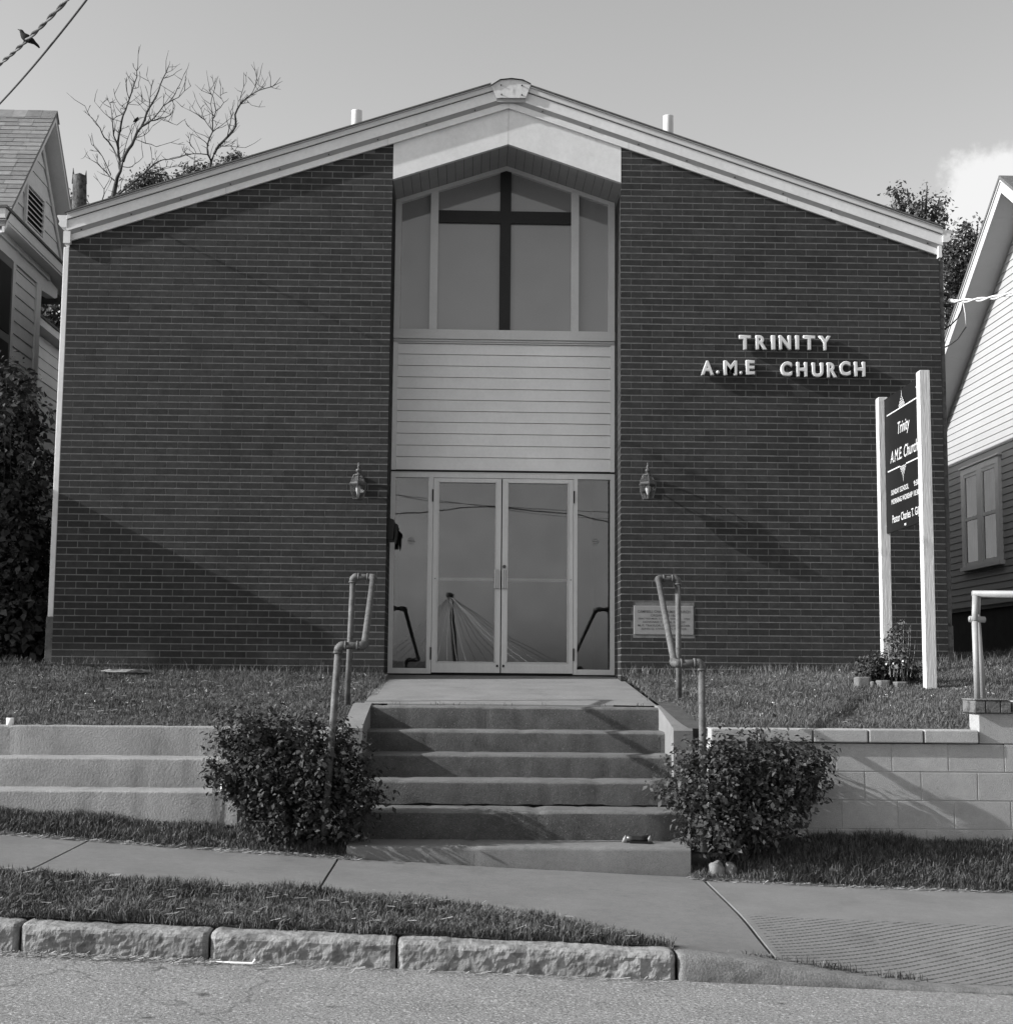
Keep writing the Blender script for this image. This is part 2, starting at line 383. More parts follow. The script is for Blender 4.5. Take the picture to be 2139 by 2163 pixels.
# driveway apron with rows of grooves trowelled into it
M_apron = mat('grooved_apron', .165, .9, .12, 3, bump=.25, bscale=150, specks=(90, .66, .74, .13), stain=[(2, .5, .75, .84), (170, .46, .60, .82), (22, .68, .74, .6)])
def groove(m):
    t = m.node_tree; N = t.nodes; L = t.links; b = N['Principled BSDF']
    src = b.inputs['Base Color'].links[0].from_socket
    g = N.new('ShaderNodeNewGeometry'); sp = N.new('ShaderNodeSeparateXYZ'); L.new(g.outputs['Position'], sp.inputs[0])
    def mth(op, a, bb=None):
        n = N.new('ShaderNodeMath'); n.operation = op
        for k, q in enumerate((a, bb)):
            if q is None: continue
            if isinstance(q, (int, float)): n.inputs[k].default_value = q
            else: L.new(q, n.inputs[k])
        return n.outputs[0]
    wob = N.new('ShaderNodeTexNoise'); wob.inputs['Scale'].default_value = 9; L.new(g.outputs['Position'], wob.inputs['Vector'])
    w = mth('MULTIPLY', mth('SUBTRACT', wob.outputs['Fac'], .5), .010)
    xx = sp.outputs['X']; yy = mth('ADD', mth('SUBTRACT', sp.outputs['Y'], mth('MULTIPLY', sp.outputs['X'], .62)), w)
    rowf = mth('MULTIPLY', yy, 18.0); row = mth('FRACT', rowf); rid = mth('FLOOR', rowf)
    dash = mth('FRACT', mth('ADD', mth('MULTIPLY', xx, 34.0), mth('MULTIPLY', rid, .0)))
    def pulse(v, c, hw, ed):
        d = mth('ABSOLUTE', mth('SUBTRACT', v, c)); n = N.new('ShaderNodeMapRange'); n.interpolation_type = 'SMOOTHSTEP'
        L.new(d, n.inputs[0]); n.inputs[1].default_value = hw; n.inputs[2].default_value = hw+ed; n.inputs[3].default_value = 1; n.inputs[4].default_value = 0; return n.outputs[0]
    p = mth('MULTIPLY', pulse(row, .5, .07, .11), mth('ADD', mth('MULTIPLY', pulse(dash, .5, .32, .1), .75), .25))
    def gate(v, a, bb):
        n = N.new('ShaderNodeMapRange'); n.interpolation_type = 'SMOOTHSTEP'; L.new(v, n.inputs[0]); n.inputs[1].default_value = a; n.inputs[2].default_value = bb; return n.outputs[0]
    p = mth('MULTIPLY', p, mth('MULTIPLY', gate(sp.outputs['Y'], 8.50, 8.46), gate(sp.outputs['X'], 1.60, 1.64)))
    big = N.new('ShaderNodeTexNoise'); big.inputs['Scale'].default_value = 14; big.inputs['Detail'].default_value = 4; L.new(g.outputs['Position'], big.inputs['Vector'])
    p = mth('MULTIPLY', p, gate(big.outputs['Fac'], .26, .5))
    mr = mth('SUBTRACT', 1, mth('MULTIPLY', p, .62))
    mx = N.new('ShaderNodeMix'); mx.data_type = 'RGBA'; mx.blend_type = 'MULTIPLY'; mx.inputs[0].default_value = 1
    L.new(src, mx.inputs[6]); L.new(mr, mx.inputs[7]); L.new(mx.outputs[2], b.inputs['Base Color'])
    bp = N.new('ShaderNodeBump'); bp.inputs['Strength'].default_value = .8; bp.inputs['Distance'].default_value = .008; bp.invert = True
    L.new(p, bp.inputs['Height']); old = b.inputs['Normal'].links[0].from_socket; L.new(old, bp.inputs['Normal']); L.new(bp.outputs[0], b.inputs['Normal'])
groove(M_apron)
apron = slab(1.575, 12, 'driveway_apron', None, M_apron, yf=lambda x, t: lerp(7.44, 9.78, t))
apron['kind'] = 'structure'

# kerb: rough limestone pieces, then a poured drop kerb into the driveway
curb = obj('curb', MB().box(-14, 1.0, 7.36, 7.5, -.6, -.52).mesh('curb'), M_curbcon); curb['kind'] = 'structure'
def curb_piece(x0, x1, rough_, m, name, seed):
    prof = [(7.33, -.20), (7.33, .05), (7.33, .18), (7.33, .30), (7.33, .42), (7.33, .54), (7.33, .66), (7.33, .78), (7.335, .89), (7.35, .97), (7.375, 1.0), (7.43, 1.0), (7.50, 1.0), (7.515, .9), (7.52, -.2)]
    xs = fr(x0 + .006, x1 - .006, .0125); V = []; n = len(prof)
    for i, x in enumerate(xs):
        end = min(i, len(xs)-1-i); pull = .018 if end == 0 else (.006 if end == 1 else 0)
        for k, (y, tz) in enumerate(prof):
            z0, z1 = zroad(x), zcurb(x)
            z = lerp(z0, z1, tz)
            if name == 'curb_stone':
                a = nz(x*3.1+seed, z*6, seed) + .6*nz(x*9+seed, z*17, 2) + .4*nz(x*24+seed, z*40, 5)
                a += .35*abs(nz(x*13+seed, z*30, 8)) + .25*nz(x*50, z*70, seed)
                if k < 10: y = y + .015*a*rough_ + .010
                elif k < 13: z = z + .007*a
                if k in (8, 9, 10): z -= .012*max(0, nz(x*5+seed*3, 1.7)); y += .012*max(0, nz(x*7+seed, 9))
            else:
                a = nz(x*8, z*20, 1); y += .004*a
                if k < 11: y += .03*tz*tz
            V.append((x, y + (pull if k < 11 else 0), z - (pull*.5 if k > 8 else 0)))
    Fc = [tuple(range(n)), tuple(reversed(range((len(xs)-1)*n, len(xs)*n)))]
    for i in range(len(xs)-1):
        for k in range(n-1): Fc.append((i*n+k, i*n+k+1, (i+1)*n+k+1, (i+1)*n+k))
    me = bpy.data.meshes.new(name); me.from_pydata(V, [], Fc); me.update()
    bm = bmesh.new(); bm.from_mesh(me); bmesh.ops.recalc_face_normals(bm, faces=bm.faces); bm.to_mesh(me); bm.free()
    if name != 'curb_stone': me.shade_smooth()
    return obj(name, me, m, curb)
for k, (a, b) in enumerate(((-8.0, -6.6), (-6.6, -5.2), (-5.2, -3.7), (-3.7, -2.19), (-2.19, -1.262), (-1.262, -.34), (-.34, 1.045))): curb_piece(a, b, 1, M_curbstone, 'curb_stone', k*7.3)
curb_piece(1.05, 4.2, 1, M_curbcon, 'drop_curb', 0); curb_piece(4.2, 12, 1, M_curbcon, 'drop_curb', 0)

# soil sheets that carry the grass
verge = grid('verge_soil', fr(-14, 1.08, .12), list(range(9)), lambda x, y: zwalk(x, y) + .004, M_soil, None, lambda x, t: lerp(7.50, ystrip(x), t)); verge['kind'] = 'structure'
def zbankL(x, Y): return lerp(zback(x) - .035, zback(x) + .10, clamp((Y - 9.79)/.41, 0, 1))
def zbankR(x, Y):
    hi = .10 + .16*smooth((x - 1.7)/.8); return lerp(zback(x) - .035, zback(x) + hi, clamp((Y - 9.72)/.48, 0, 1)**.8)
def yfrontR(x): return 9.74 + .03*nz(x*2.2, 5)
bankL = grid('bank_soil', fr(-14, -.72, .15), fr(9.80, 10.32, .06), zbankL, M_soil); bankL['kind'] = 'structure'
bankR = grid('bank_soil', fr(1.5, 12, .15), fr(9.72, 10.35, .06), zbankR, M_soil); bankR['kind'] = 'structure'
lawnL = grid('lawn', [-30, -20, -14] + fr(-10, -.86, .3), fr(10.96, 16, .3) + [20, 26, 40], zlawn, M_soil); lawnL['kind'] = 'structure'
lawnR = grid('lawn', fr(1.56, 10, .3) + [14, 20, 30], fr(10.30, 16, .3) + [20, 26, 40], zlawn, M_soil); lawnR['kind'] = 'structure'
yardB = grid('yard', [-30, -6, 8, 30], [26, 40, 60, 120], lambda x, y: 1.6 + .01*(y - 26), M_soil); yardB['kind'] = 'structure'

# ------------------------------------------------------------------ profile strips with worn edges
def extrude_prof(prof, x0, x1, st=.05, wob=.003, chip=0, seed=0, zf=None):
    xs = fr(x0, x1, st); n = len(prof); V = []
    for x in xs:
        for k, (y, z) in enumerate(prof):
            a = nz(x*4+seed, y*9, z*9+seed)*wob
            c = chip*max(0, nz(x*11+seed, k*.05, 4) - .25)
            V.append((x, y + a + c, z + a*.6 - c*.7 + (zf(x) if zf and k in (0, n-1) else 0)))
    Fc = [tuple(range(n)), tuple(reversed(range((len(xs)-1)*n, len(xs)*n)))]
    for i in range(len(xs)-1):
        for k in range(n): Fc.append((i*n+k, i*n+(k+1) % n, (i+1)*n+(k+1) % n, (i+1)*n+k))
    me = bpy.data.meshes.new('p'); me.from_pydata(V, [], Fc); me.update()
    bm = bmesh.new(); bm.from_mesh(me); bmesh.ops.recalc_face_normals(bm, faces=bm.faces); bm.to_mesh(me); bm.free()
    me.shade_smooth()
    try: me.set_sharp_from_angle(angle=math.radians(38))
    except Exception: pass
    return me
def step_prof(y, ztop, yback, zbot, r=.028):
    arc = [(y + r - r*math.cos(a), ztop - r + r*math.sin(a)) for a in [0, math.pi/8, math.pi/4, 3*math.pi/8, math.pi/2]]
    return [(y, zbot), (y, lerp(zbot, ztop-r, .5))] + arc + [(lerp(y, yback, .5), ztop), (yback, ztop), (yback, zbot)]

# entrance stairs
stairs = thing('entrance_stairs', 'wide worn concrete stairs climbing from the sidewalk to the glass church doors', 'stairs', (.37, 9.85, .22))
SY = [11.75, 11.38, 11.01, 10.64, 10.25, 9.85]; SZ = [1.235, 1.055, .893, .725, .546, .349]
for i in range(6):
    x0, x1 = (-.80, 1.50) if i == 5 else ((-.84, 1.52) if i == 4 else (-.785, 1.535))
    yb = SY[i-1] + .03 if i else 12.02
    zb = SZ[i+1] - .05 if i < 5 else -.1
    if i == 3: zb = SZ[4] + .012
    me = extrude_prof(step_prof(SY[i], SZ[i], yb, zb), x0, x1, .04, .004, .035 if i == 4 else .02, i*5, (lambda x: .012*nz(x*5, 3) + .006*nz(x*19, 1)) if i == 3 else None)
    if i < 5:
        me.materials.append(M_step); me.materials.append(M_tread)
        for pl_ in me.polygons: pl_.material_index = 1 if pl_.normal.z > .45 else 0  # upward faces take a lighter tone than the risers
    obj('step', me, M_step if i < 5 else M_concrete, stairs)
for s in (-1, 1):
    xi = -.785 if s < 0 else 1.535; a, b = sorted((xi, xi + s*.145))
    p = [(10.90, .45), (10.90, 1.085), (10.93, 1.105), (11.35, 1.175), (11.80, 1.245), (12.02, 1.25), (12.02, .45)]
    o = obj('cheek_wall', extrude_prof(p, a, b, .03, .003, .004, s), M_landing, stairs)
landing = grid('landing', fr(-.86, 1.56, .1), fr(12.035, 15.16, .12), lambda x, y: lerp(1.245, 1.478, (y - 12.03)/3.1) + .002*nz(x*3, y*3), M_landing); landing['kind'] = 'structure'

# left stepped retaining wall (three poured tiers)
tiers = thing('stepped_retaining_wall', 'pale retaining wall of three long concrete tiers left of the stairs', 'retaining wall', (-3, 10.2, .45))
for i, (y, z, yb, x1) in enumerate(((10.90, 1.088, 11.06, -.94), (10.55, .872, 10.93, -1.62), (10.20, .668, 10.58, -1.588))):
    me = extrude_prof(step_prof(y, z, yb, -.1 if i == 2 else z - .30, .014), -13.5, x1, .05, .006, .028, i*3)
    obj('tier', me, M_tier, tiers)
for (px, py, Y, nm) in ((22, 1512, 10.96, 'white plastic pipe stub standing on the top concrete tier'), (475, 1659, 10.26, 'white plastic pipe stub on the lowest tier by the left bush')):
    p = at(px, py, Y); zt = 1.088 if Y > 10.8 else .668
    tag(MB().lathe([(.028, zt-.01), (.028, zt+.05), (.022, zt+.05), (.022, zt+.02)], (p.x, Y, 0), 16).build('drain_pipe', M_pvc, None, True), nm, 'pipe')

# right retaining wall of painted concrete blocks with cap blocks
bw_ = thing('block_retaining_wall', 'grey painted concrete block retaining wall right of the stairs', 'retaining wall', (3, 10.2, .3))
WX1 = 7.4
MB().box(1.70, WX1, 10.2045, 10.40, -.1, 1.03).build('mortar_core', mat('block_mortar', .33, .95, .1, 6), bw_)
def blk(x0, x1, y0, y1, z0, z1, name='block', j=.003, bv=.0035):
    MB().box(x0 + j, x1 - j, y0 + .002*nz(x0*5, z0*7), y1, z0 + j, z1 - j).build(name, M_block, bw_, bevel=bv, seg=2, loc=((x0+x1)/2, y0, z0))
rows = [(.838, 1.036, 1765), (.640, .838, 1826), (.443, .640, 1895), (.245, .443, 1835), (.047, .245, 1895)]
for z0, z1, px in rows:
    xj = at(px, 1650, 10.2).x
    while xj > 1.70: xj -= .398
    x = xj
    while x < WX1:
        a, b = max(x, 1.70), min(x + .398, WX1)
        if b - a > .05: blk(a, b, 10.20, 10.36, z0, z1)
        x += .398
xj = at(1714.5, 1550, 10.2).x
while xj > 1.70: xj -= .391
x = xj
while x < 3.55:
    a, b = max(x, 1.69), min(x + .391, 3.59)
    if b - a > .06: blk(a, b, 10.168, 10.38, 1.036, 1.136, 'cap_block', .004, .009)
    x += .391
x = 3.592
while x < WX1: blk(x, min(x + .398, WX1), 10.20, 10.40, 1.036, 1.252); x += .398
x = 3.83
while x < WX1: blk(x, min(x + .30, WX1), 10.17, 10.42, 1.252, 1.345, 'cap_block', .004, .009); x += .30
pier = thing('brick_pier', 'low weathered brick pier holding the pipe railing at the right edge', 'pier', (3.69, 10.3, 1.25))
M_pierbrick = mat('pier_brick', .13, .95, .3, 10, bump=.6, bscale=60, rand=.25, stain=[(14, .5, .6, .45)])
MB().box(3.575, 3.805, 10.185, 10.415, 1.250, 1.342).build('mortar', M_mortar, pier)
for (a, b) in ((3.56, 3.632), (3.640, 3.738), (3.745, 3.815)): MB().box(a, b, 10.17, 10.43, 1.254, 1.338).build('brick', M_pierbrick, pier, bevel=.004)
MB().box(3.555, 3.80, 10.165, 10.435, 1.342, 1.352).build('cap_slab', M_curbcon, pier, bevel=.003)
# ------------------------------------------------------------------ the church
CXC = .345; XL, XR = -4.13, 4.82; OL, OR_ = -.845, 1.52; YF = 14.5; YW = 15.2; SL = .335
def rz(base, x): return base - SL*abs(x - CXC)
church = thing('church', 'low gabled brick church front with glass doors and a cross in the window above', 'church', (CXC, YF, 1.45))
wall_o = None
MO = MB()
RC = .0030                               # joints sit this far behind the brick faces
for a, b in ((XL, OL), (OR_, XR)):
    o2 = RC if True else 0
    aa = a + (RC if a == OR_ else 0); bb = b - (RC if b == OL else 0)
    MO.prism([(aa, 1.0), (bb, 1.0), (bb, rz(7.41, bb)), (aa, rz(7.41, aa))], 'y', YF + RC, 15.32)
MO.prism([(OL, 6.99-.4), (OL, rz(7.41, OL)), (CXC, 7.41), (OR_, rz(7.41, OR_)), (OR_, 6.6), (CXC, 6.995)], 'y', 14.56, 15.32)
wall_o = MO.build('brick_wall', M_mortar, church)
MB().box(XL, XL+.2, 15.32, 27, 1.0, 5.86).box(XR-.2, XR, 15.32, 27, 1.0, 5.86).prism([(XL, 1), (XR, 1), (XR, 5.9), (CXC, 7.38), (XL, 5.9)], 'y', 26.8, 27).build('side_wall', M_brick, church)
BL, BJ, BH, CO = .2032, .0103, .0574, .0677
def brick_mesh(L): return MB().box(0, L, 0, .05, 0, BH).mesh('brick')
bm_full = brick_mesh(BL); bm_cache = {}
rest = MB(); singles = []
nc = int((7.4 - 1.36)/CO)
for c in range(nc):
    z = 1.362 + c*CO
    for (a, b) in ((XL, OL), (OR_, XR)):
        x = a - (BL + BJ)*(.5 if c % 2 else 0) + (.0 if c % 2 else 0)
        while x < b - .02:
            x0, x1 = max(x, a), min(x + BL, b)
            x += BL + BJ
            if x1 - x0 < .03: continue
            zt = min(rz(7.405, x0), rz(7.405, x1))
            if z + BH > zt + .03: continue
            if 1.645 < x1 and x0 < 2.251 and z + BH > 1.897 and z < 2.191 and a > 0:
                if x0 >= 1.645 and x1 <= 2.251: continue
                if x0 < 1.645: x1 = 1.64
                elif x1 > 2.251: x0 = 2.256
                if x1 - x0 < .02: continue
            dy = random.uniform(-.0004, .0004); dz = .0009*nz(x0*1.3, z*3)
            if len(singles) < 300 and c >= 1: singles.append((x0, x1, YF + dy, z + dz))
            else: rest.box(x0, x1, YF + dy, YF + .05, z + dz, z + dz + BH)
    # returns of the recess
    for side in (-1, 1):
        y = YF + (.0045 if True else 0); first = (c % 2 == 0)
        segs = []
        yy = YF + .002
        L0 = .0955 if first else .2032
        while yy < 15.16:
            segs.append((yy, min(yy + L0, 15.165))); yy += L0 + BJ; L0 = BL
        for (ya, yb) in segs:
            if z + BH > 6.56: continue
            if side < 0: rest.box(OL - .05, OL, ya, yb, z, z + BH)
            else: rest.box(OR_, OR_ + .05, ya, yb, z, z + BH)
for (x0, x1, y, z) in singles:
    L = round(x1 - x0, 4)
    me = bm_cache.setdefault(L, brick_mesh(L))
    obj('brick', me, M_brick, wall_o, loc=Vector((x0, y, z)) - parent_origin(wall_o))
bed = MB()
for c in range(nc):
    z = 1.362 + c*CO - (CO - BH)
    for (a, b) in ((XL, OL), (OR_, XR)):
        if a < 0: q = min(b, CXC); lo = max(a, CXC - (7.36 - z)/SL)
        else: lo = a; b = min(b, CXC + (7.36 - z)/SL)
        if b - lo < .1 or z < 1.4: continue
        n_ = max(1, int((b - lo)/.25)); xs_ = [lo + (b - lo)*i/n_ for i in range(n_+1)]
        for i in range(n_): bed.box(xs_[i], xs_[i+1], YF + .0007 + .0007*nz(xs_[i]*3, z*5), YF + .02, z, z + CO - BH)
tag(bed.build('bed_joints', M_mortar, wall_o), kind='stuff')
tag(rest.build('brick_courses', M_brick, wall_o), kind='stuff')

# roof and rake trim
for s in (-1, 1):
    xe = XL - .02 if s < 0 else XR + .03; xi = CXC
    def beam(name, base, h, y0, y1, m, x_in=CXC, x_out=None):
        xo = xe if x_out is None else x_out
        a, b = (xo, x_in) if s < 0 else (x_in, xo)
        return MB().slope_x(a, b, rz(base, a), rz(base, b), h, y0, y1).build(name, m, church)
    ri = .187 if s < 0 else .222
    beam('roof_slope', 7.640, .012, 14.405, 27.1, M_roof, CXC + s*ri, x_out=xe + s*.02)
    beam('drip_edge', 7.628, .011, 14.424, 14.49, M_trim, CXC + s*(ri - .03))
    beam('crown_moulding', 7.575, .049, 14.434, 14.49, M_trim, CXC + s*(ri - .05))
    beam('rake_shadow_line', 7.567, .008, 14.458, 14.49, M_dark, CXC + s*(ri - .05))
    xc_ = CXC + s*(ri - .06)
    beam('rake_fascia', 7.480, .087, 14.454, 14.49, M_white, xc_)
    beam('rake_bead', 7.452, .023, 14.442, 14.49, M_white, xc_)
    beam('rake_groove', 7.475, .005, 14.460, 14.49, M_dark, xc_)
    a_, b_ = (xe, CXC) if s < 0 else (CXC, xe)
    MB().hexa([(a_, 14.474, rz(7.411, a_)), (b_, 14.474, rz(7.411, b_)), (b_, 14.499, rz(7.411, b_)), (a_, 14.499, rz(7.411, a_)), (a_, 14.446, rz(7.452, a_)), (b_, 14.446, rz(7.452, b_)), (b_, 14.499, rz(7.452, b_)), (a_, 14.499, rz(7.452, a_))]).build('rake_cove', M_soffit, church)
    # frieze in three lengths with visible butt joints
    xs = [CXC, CXC + s*1.25, CXC + s*2.9, XL + .01 if s < 0 else XR - .01]
    for k in range(3):
        a, b = sorted((xs[k] + s*.001, xs[k+1] - s*.002))
        MB().slope_x(a, b, rz(7.345, a), rz(7.345, b), .066, 14.472, 14.499).build('frieze_board', M_white, church)
    # small nail heads under the soffit
    for k in range(9):
        xx = CXC + s*(.35 + .5*k)
        MB().tube([(xx, 14.47, rz(7.43, xx)), (xx, 14.452, rz(7.424, xx))], .007, 6).build('nail_head', M_black, church)
    # gutter end and downspout
    gx = xe + s*.0
    prof = [(0, 0), (.055, .0), (.085, .03), (.075, .06), (.10, .11), (.10, .125), (0, .125)]
    zg = rz(7.625, xe) - .135
    pts = [(gx + s*p[0], zg + p[1]) for p in prof]
    MB().prism(pts if s > 0 else pts[::-1], 'y', 14.44, 27).build('gutter', M_white, church)
    dx0, dx1 = (XL - .062, XL - .004) if s < 0 else (XR + .004, XR + .05)
    MB().box(dx0, dx1, 14.515, 14.60, 2.02, 5.80).build('downspout', M_white if s < 0 else M_pipe, church, bevel=.006)  # right downspout's shade is put into its colour with the dark pipe grey
    MB().box(dx0 - .012, dx1 + .010, 14.508, 14.62, 1.40, 2.02).build('downspout_boot', M_pipe, church, bevel=.006)
    # eave box return under the gutter
    xa, xb = (XL - .05, XL + .02) if s < 0 else (XR - .02, XR + .015)
    MB().box(xa, xb, 14.44, 27, rz(7.345, xe) - .02, rz(7.45, xe) - .002).build('eave_board', M_white, church)
cap = [(1037, 181), (1056, 169), (1080, 166.5), (1104, 169.5), (1121, 178), (1110, 206), (1049, 206)]
cp = [(at(px, py, 14.42).x, at(px, py, 14.42).z) for px, py in cap]
capo = MB().prism(cp[::-1], 'y', 14.42, 14.475).build('ridge_cap', M_cap, church)
for px, py in ((1058, 179), (1102, 180), (1059, 199), (1102, 200)):
    p = at(px, py, 14.415); MB().tube([(p.x, 14.421, p.z), (p.x, 14.407, p.z)], .007, 8).build('bolt', M_black, capo)
ct = [(p[0], p[1] + .008) for p in cp[:5]] + [(p[0], p[1] + .001) for p in cp[4::-1]]
MB().prism(ct[::-1], 'y', 14.405, 27.1).build('ridge_flashing', M_black, church)
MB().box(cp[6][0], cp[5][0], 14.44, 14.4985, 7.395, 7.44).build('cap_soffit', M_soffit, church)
for px, w, yy in ((753.5, .060, 247), (1411, .058, 258)):
    p = at(px, yy, 15.8)
    v = MB().lathe([(w, p.z - .8), (w, p.z + .065), (w*1.03, p.z + .07), (w*.85, p.z + .072), (w*.85, p.z)], (p.x, 15.8, 0), 16).build('vent_pipe', M_white, church, True)

# recessed entrance: gable panel, plank soffit
for s in (-1, 1):
    a, b = sorted((CXC + s*.0015, OL + .002 if s < 0 else OR_ - .002))
    MB().slope_x(a, b, rz(6.967, a), rz(6.967, b), .385, 14.4985, 14.552).build('gable_panel', M_white, church)
    n = 13; w = (1.19)/n
    for k in range(n):
        xa, xb = sorted((CXC + s*(w*k + .002), CXC + s*(w*(k+1) - .002)))
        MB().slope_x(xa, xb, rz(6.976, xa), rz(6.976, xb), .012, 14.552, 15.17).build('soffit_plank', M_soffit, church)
    MB().slope_x(*sorted((CXC, OL if s < 0 else OR_)), *( (rz(6.990, OL), 6.990) if s < 0 else (6.990, rz(6.990, OR_)) ), .01, 14.552, 15.2).build('soffit_backing', M_dark, church)
# upper window
win = MB()
x = {k: at(p, 600, YW).x for k, p in dict(a=836, b=849, c=907.7, d=924, e=1205.5, f=1221.6, g=1283, h=1297.8, m0=1054.6, m1=1078).items()}
wz0 = 5.148
frame_o = None
def bar(name, x0, x1, z0, m=M_trim, y0=15.17, y1=15.25, parent=None):
    return MB().prism([(x0, z0), (x1, z0), (x1, rz(6.93, x1)), (x0, rz(6.93, x0))], 'y', y0, y1).build(name, m, parent or church)
uw = bar('window', OL, -.782, wz0)
uw.name = 'window'
for (a, b) in ((x['c'], x['d']), (x['e'], x['f'])): bar('mullion', a, b, wz0, parent=uw)
bar('frame_side', 1.452, OR_, wz0, parent=uw)
for s in (-1, 1):
    a, b = sorted((CXC, OL if s < 0 else OR_))
    MB().slope_x(a, b, rz(6.925, a), rz(6.925, b), .048, 15.165, 15.25).build('frame_head', M_trim, uw)
for (a, b) in ((-.782, x['c']), (x['d'], x['m0']+.01), (x['m1']-.01, x['e']), (x['f'], 1.452)):
    pts = [(a, wz0), (b, wz0), (b, rz(6.93, b))] + ([(CXC, 6.93)] if a < CXC < b else []) + [(a, rz(6.93, a))]
    MB().prism(pts, 'y', 15.225, 15.235).build('pane', M_pane, uw)
cross = MB().prism([(x['m0'], wz0), (x['m1'], wz0), (x['m1'], rz(6.925, x['m1'])), (CXC, 6.925), (x['m0'], rz(6.925, x['m0']))], 'y', 15.19, 15.222)
zc1, zc0 = at(1060, 446, YW).z, at(1060, 471.5, YW).z
cross.box(x['d'], x['m0'], 15.192, 15.222, zc0, zc1).box(x['m1'], x['e'], 15.192, 15.222, zc0, zc1)
cross.build('cross', M_black, uw)
MB().box(OL, OR_, 15.14, 15.25, 5.045, 5.148).build('window_sill', M_trim, church, bevel=.003)
MB().box(OL, OR_, 15.163, 15.25, 5.022, 5.042).build('sill_moulding', M_trim, church)
MB().box(OL, OR_, 15.175, 15.25, 5.004, 5.019).build('sill_moulding', M_trim, church)
# siding boards under the window
ys = [727, 751, 775, 799, 823, 847, 870.5, 894, 918, 943, 967.5, 994]
zs = [at(1060, y, YW).z for y in ys]; zs[0] = 5.0; zs[-1] = 3.635
for k in range(11):
    z1, z0 = zs[k], zs[k+1]
    MB().prism([(15.186, z0 + .004), (15.198, z1), (15.25, z1), (15.25, z0 + .004)], 'x', OL + .05, OR_ - .045).build('siding_board', M_siding, church)
MB().box(OL, OL + .048, 15.176, 15.25, 3.635, 5.004).box(OR_ - .043, OR_, 15.176, 15.25, 3.635, 5.004).build('corner_trim', M_siding, church)
MB().box(OL, OR_, 15.20, 15.26, 3.612, 3.640).build('head_flashing', M_black, church)
MB().box(OL, OR_, 15.18, 15.26, 3.604, 3.614).build('head_trim', M_trim, church)

# glazed entrance: frame, sidelights, two doors
def X(px): return at(px, 1200, YW).x
ZH, ZB = 3.600, 1.492
ent = MB().box(OL, OR_, 15.165, 15.25, ZH - .047, ZH).build('door_frame', M_alu, church)
fx = dict(l0=OL, l1=X(832.5), p0=X(903), p1=X(912.8), q0=X(1210.3), q1=X(1218.3), r0=X(1288), r1=OR_)
for a, b in ((fx['l0'], fx['l1'] - .0), (fx['p0'], fx['p1']), (fx['q0'], fx['q1']), (fx['r0'], fx['r1'])):
    MB().box(a, b, 15.162, 15.25, ZB, ZH - .047).build('frame_post', M_alu, ent)
for a, b in ((fx['l1'], fx['p0']), (fx['q1'], fx['r0'])):
    MB().box(a, b, 15.168, 15.25, ZB, ZB + .055).build('bottom_rail', M_alu, ent)
    MB().box(a, b, 15.196, 15.206, ZB + .055, ZH - .047).build('sidelight', M_glass, ent)
MB().box(OL, OR_, 15.10, 15.30, 1.42, ZB).build('threshold', M_dark, church)
mid = X(1058.5)
zt = ZH - .052; zgt = at(1060, 1019.5, YW).z; zgb = at(1060, 1400, YW).z; zpb = at(1060, 1224, YW).z
for (a, b, hinge) in ((fx['p1'] + .004, mid - .006, -1), (mid + .006, fx['q0'] - .004, 1)):
    d = MB().box(a, b, 15.168, 15.215, ZB + .012, zgb).build('glass_door', M_alu, church)
    st = .054
    MB().box(a, a + st, 15.168, 15.215, zgb, zt).build('stile', M_alu, d); MB().box(b - st, b, 15.168, 15.215, zgb, zt).build('stile', M_alu, d)
    MB().box(a + st, b - st, 15.168, 15.215, zgt, zt).build('top_rail', M_alu, d)
    for (u0, u1, v0, v1) in ((a + st, a + st + .007, zgb, zgt), (b - st - .007, b - st, zgb, zgt), (a + st, b - st, zgt - .007, zgt), (a + st, b - st, zgb, zgb + .007)):
        MB().box(u0, u1, 15.160, 15.20, v0, v1).build('glazing_bead', M_alu, d)
    MB().box(a + st, b - st, 15.195, 15.203, zgb, zgt).build('door_pane', M_glass, d)
    MB().box(a + st, b - st, 15.24, 15.27, zpb - .016, zpb + .016).build('push_bar', M_white, d)
    hx = (b - st*.15 - .060) if hinge < 0 else (a + .002)
    h = MB().box(hx, hx + .060, 15.138, 15.166, zpb - .10, zpb + .098).build('pull_handle', M_alu, d, bevel=.006)
    for kx in (hx + .018, hx + .040): MB().box(kx, kx + .004, 15.132, 15.140, zpb - .10, zpb + .098).build('handle_ridge', M_black, h)
    xh = a - .014 if hinge < 0 else b + .002
    for zh in (3.36, 1.70): MB().box(xh, xh + .012, 15.150, 15.175, zh - .065, zh + .065).build('hinge', M_dark, d)
    xb_ = b - .035 if hinge < 0 else a + .018
    MB().lathe([(.010, -.012), (.010, .012)], (xb_ + .006, 15.162, ZB + .085), 8).build('floor_bolt', M_black, d)
    xs_ = a + .028 if hinge < 0 else b - .024
    MB().tube([(xs_, 15.17, zpb), (xs_, 15.160, zpb)], .006, 8).build('screw', M_black, d)
MB().tube([(mid + .03, 15.17, at(1060, 1197.5, YW).z), (mid + .03, 15.150, at(1060, 1197.5, YW).z)], .018, 14).build('door_lock', M_pipe, church)
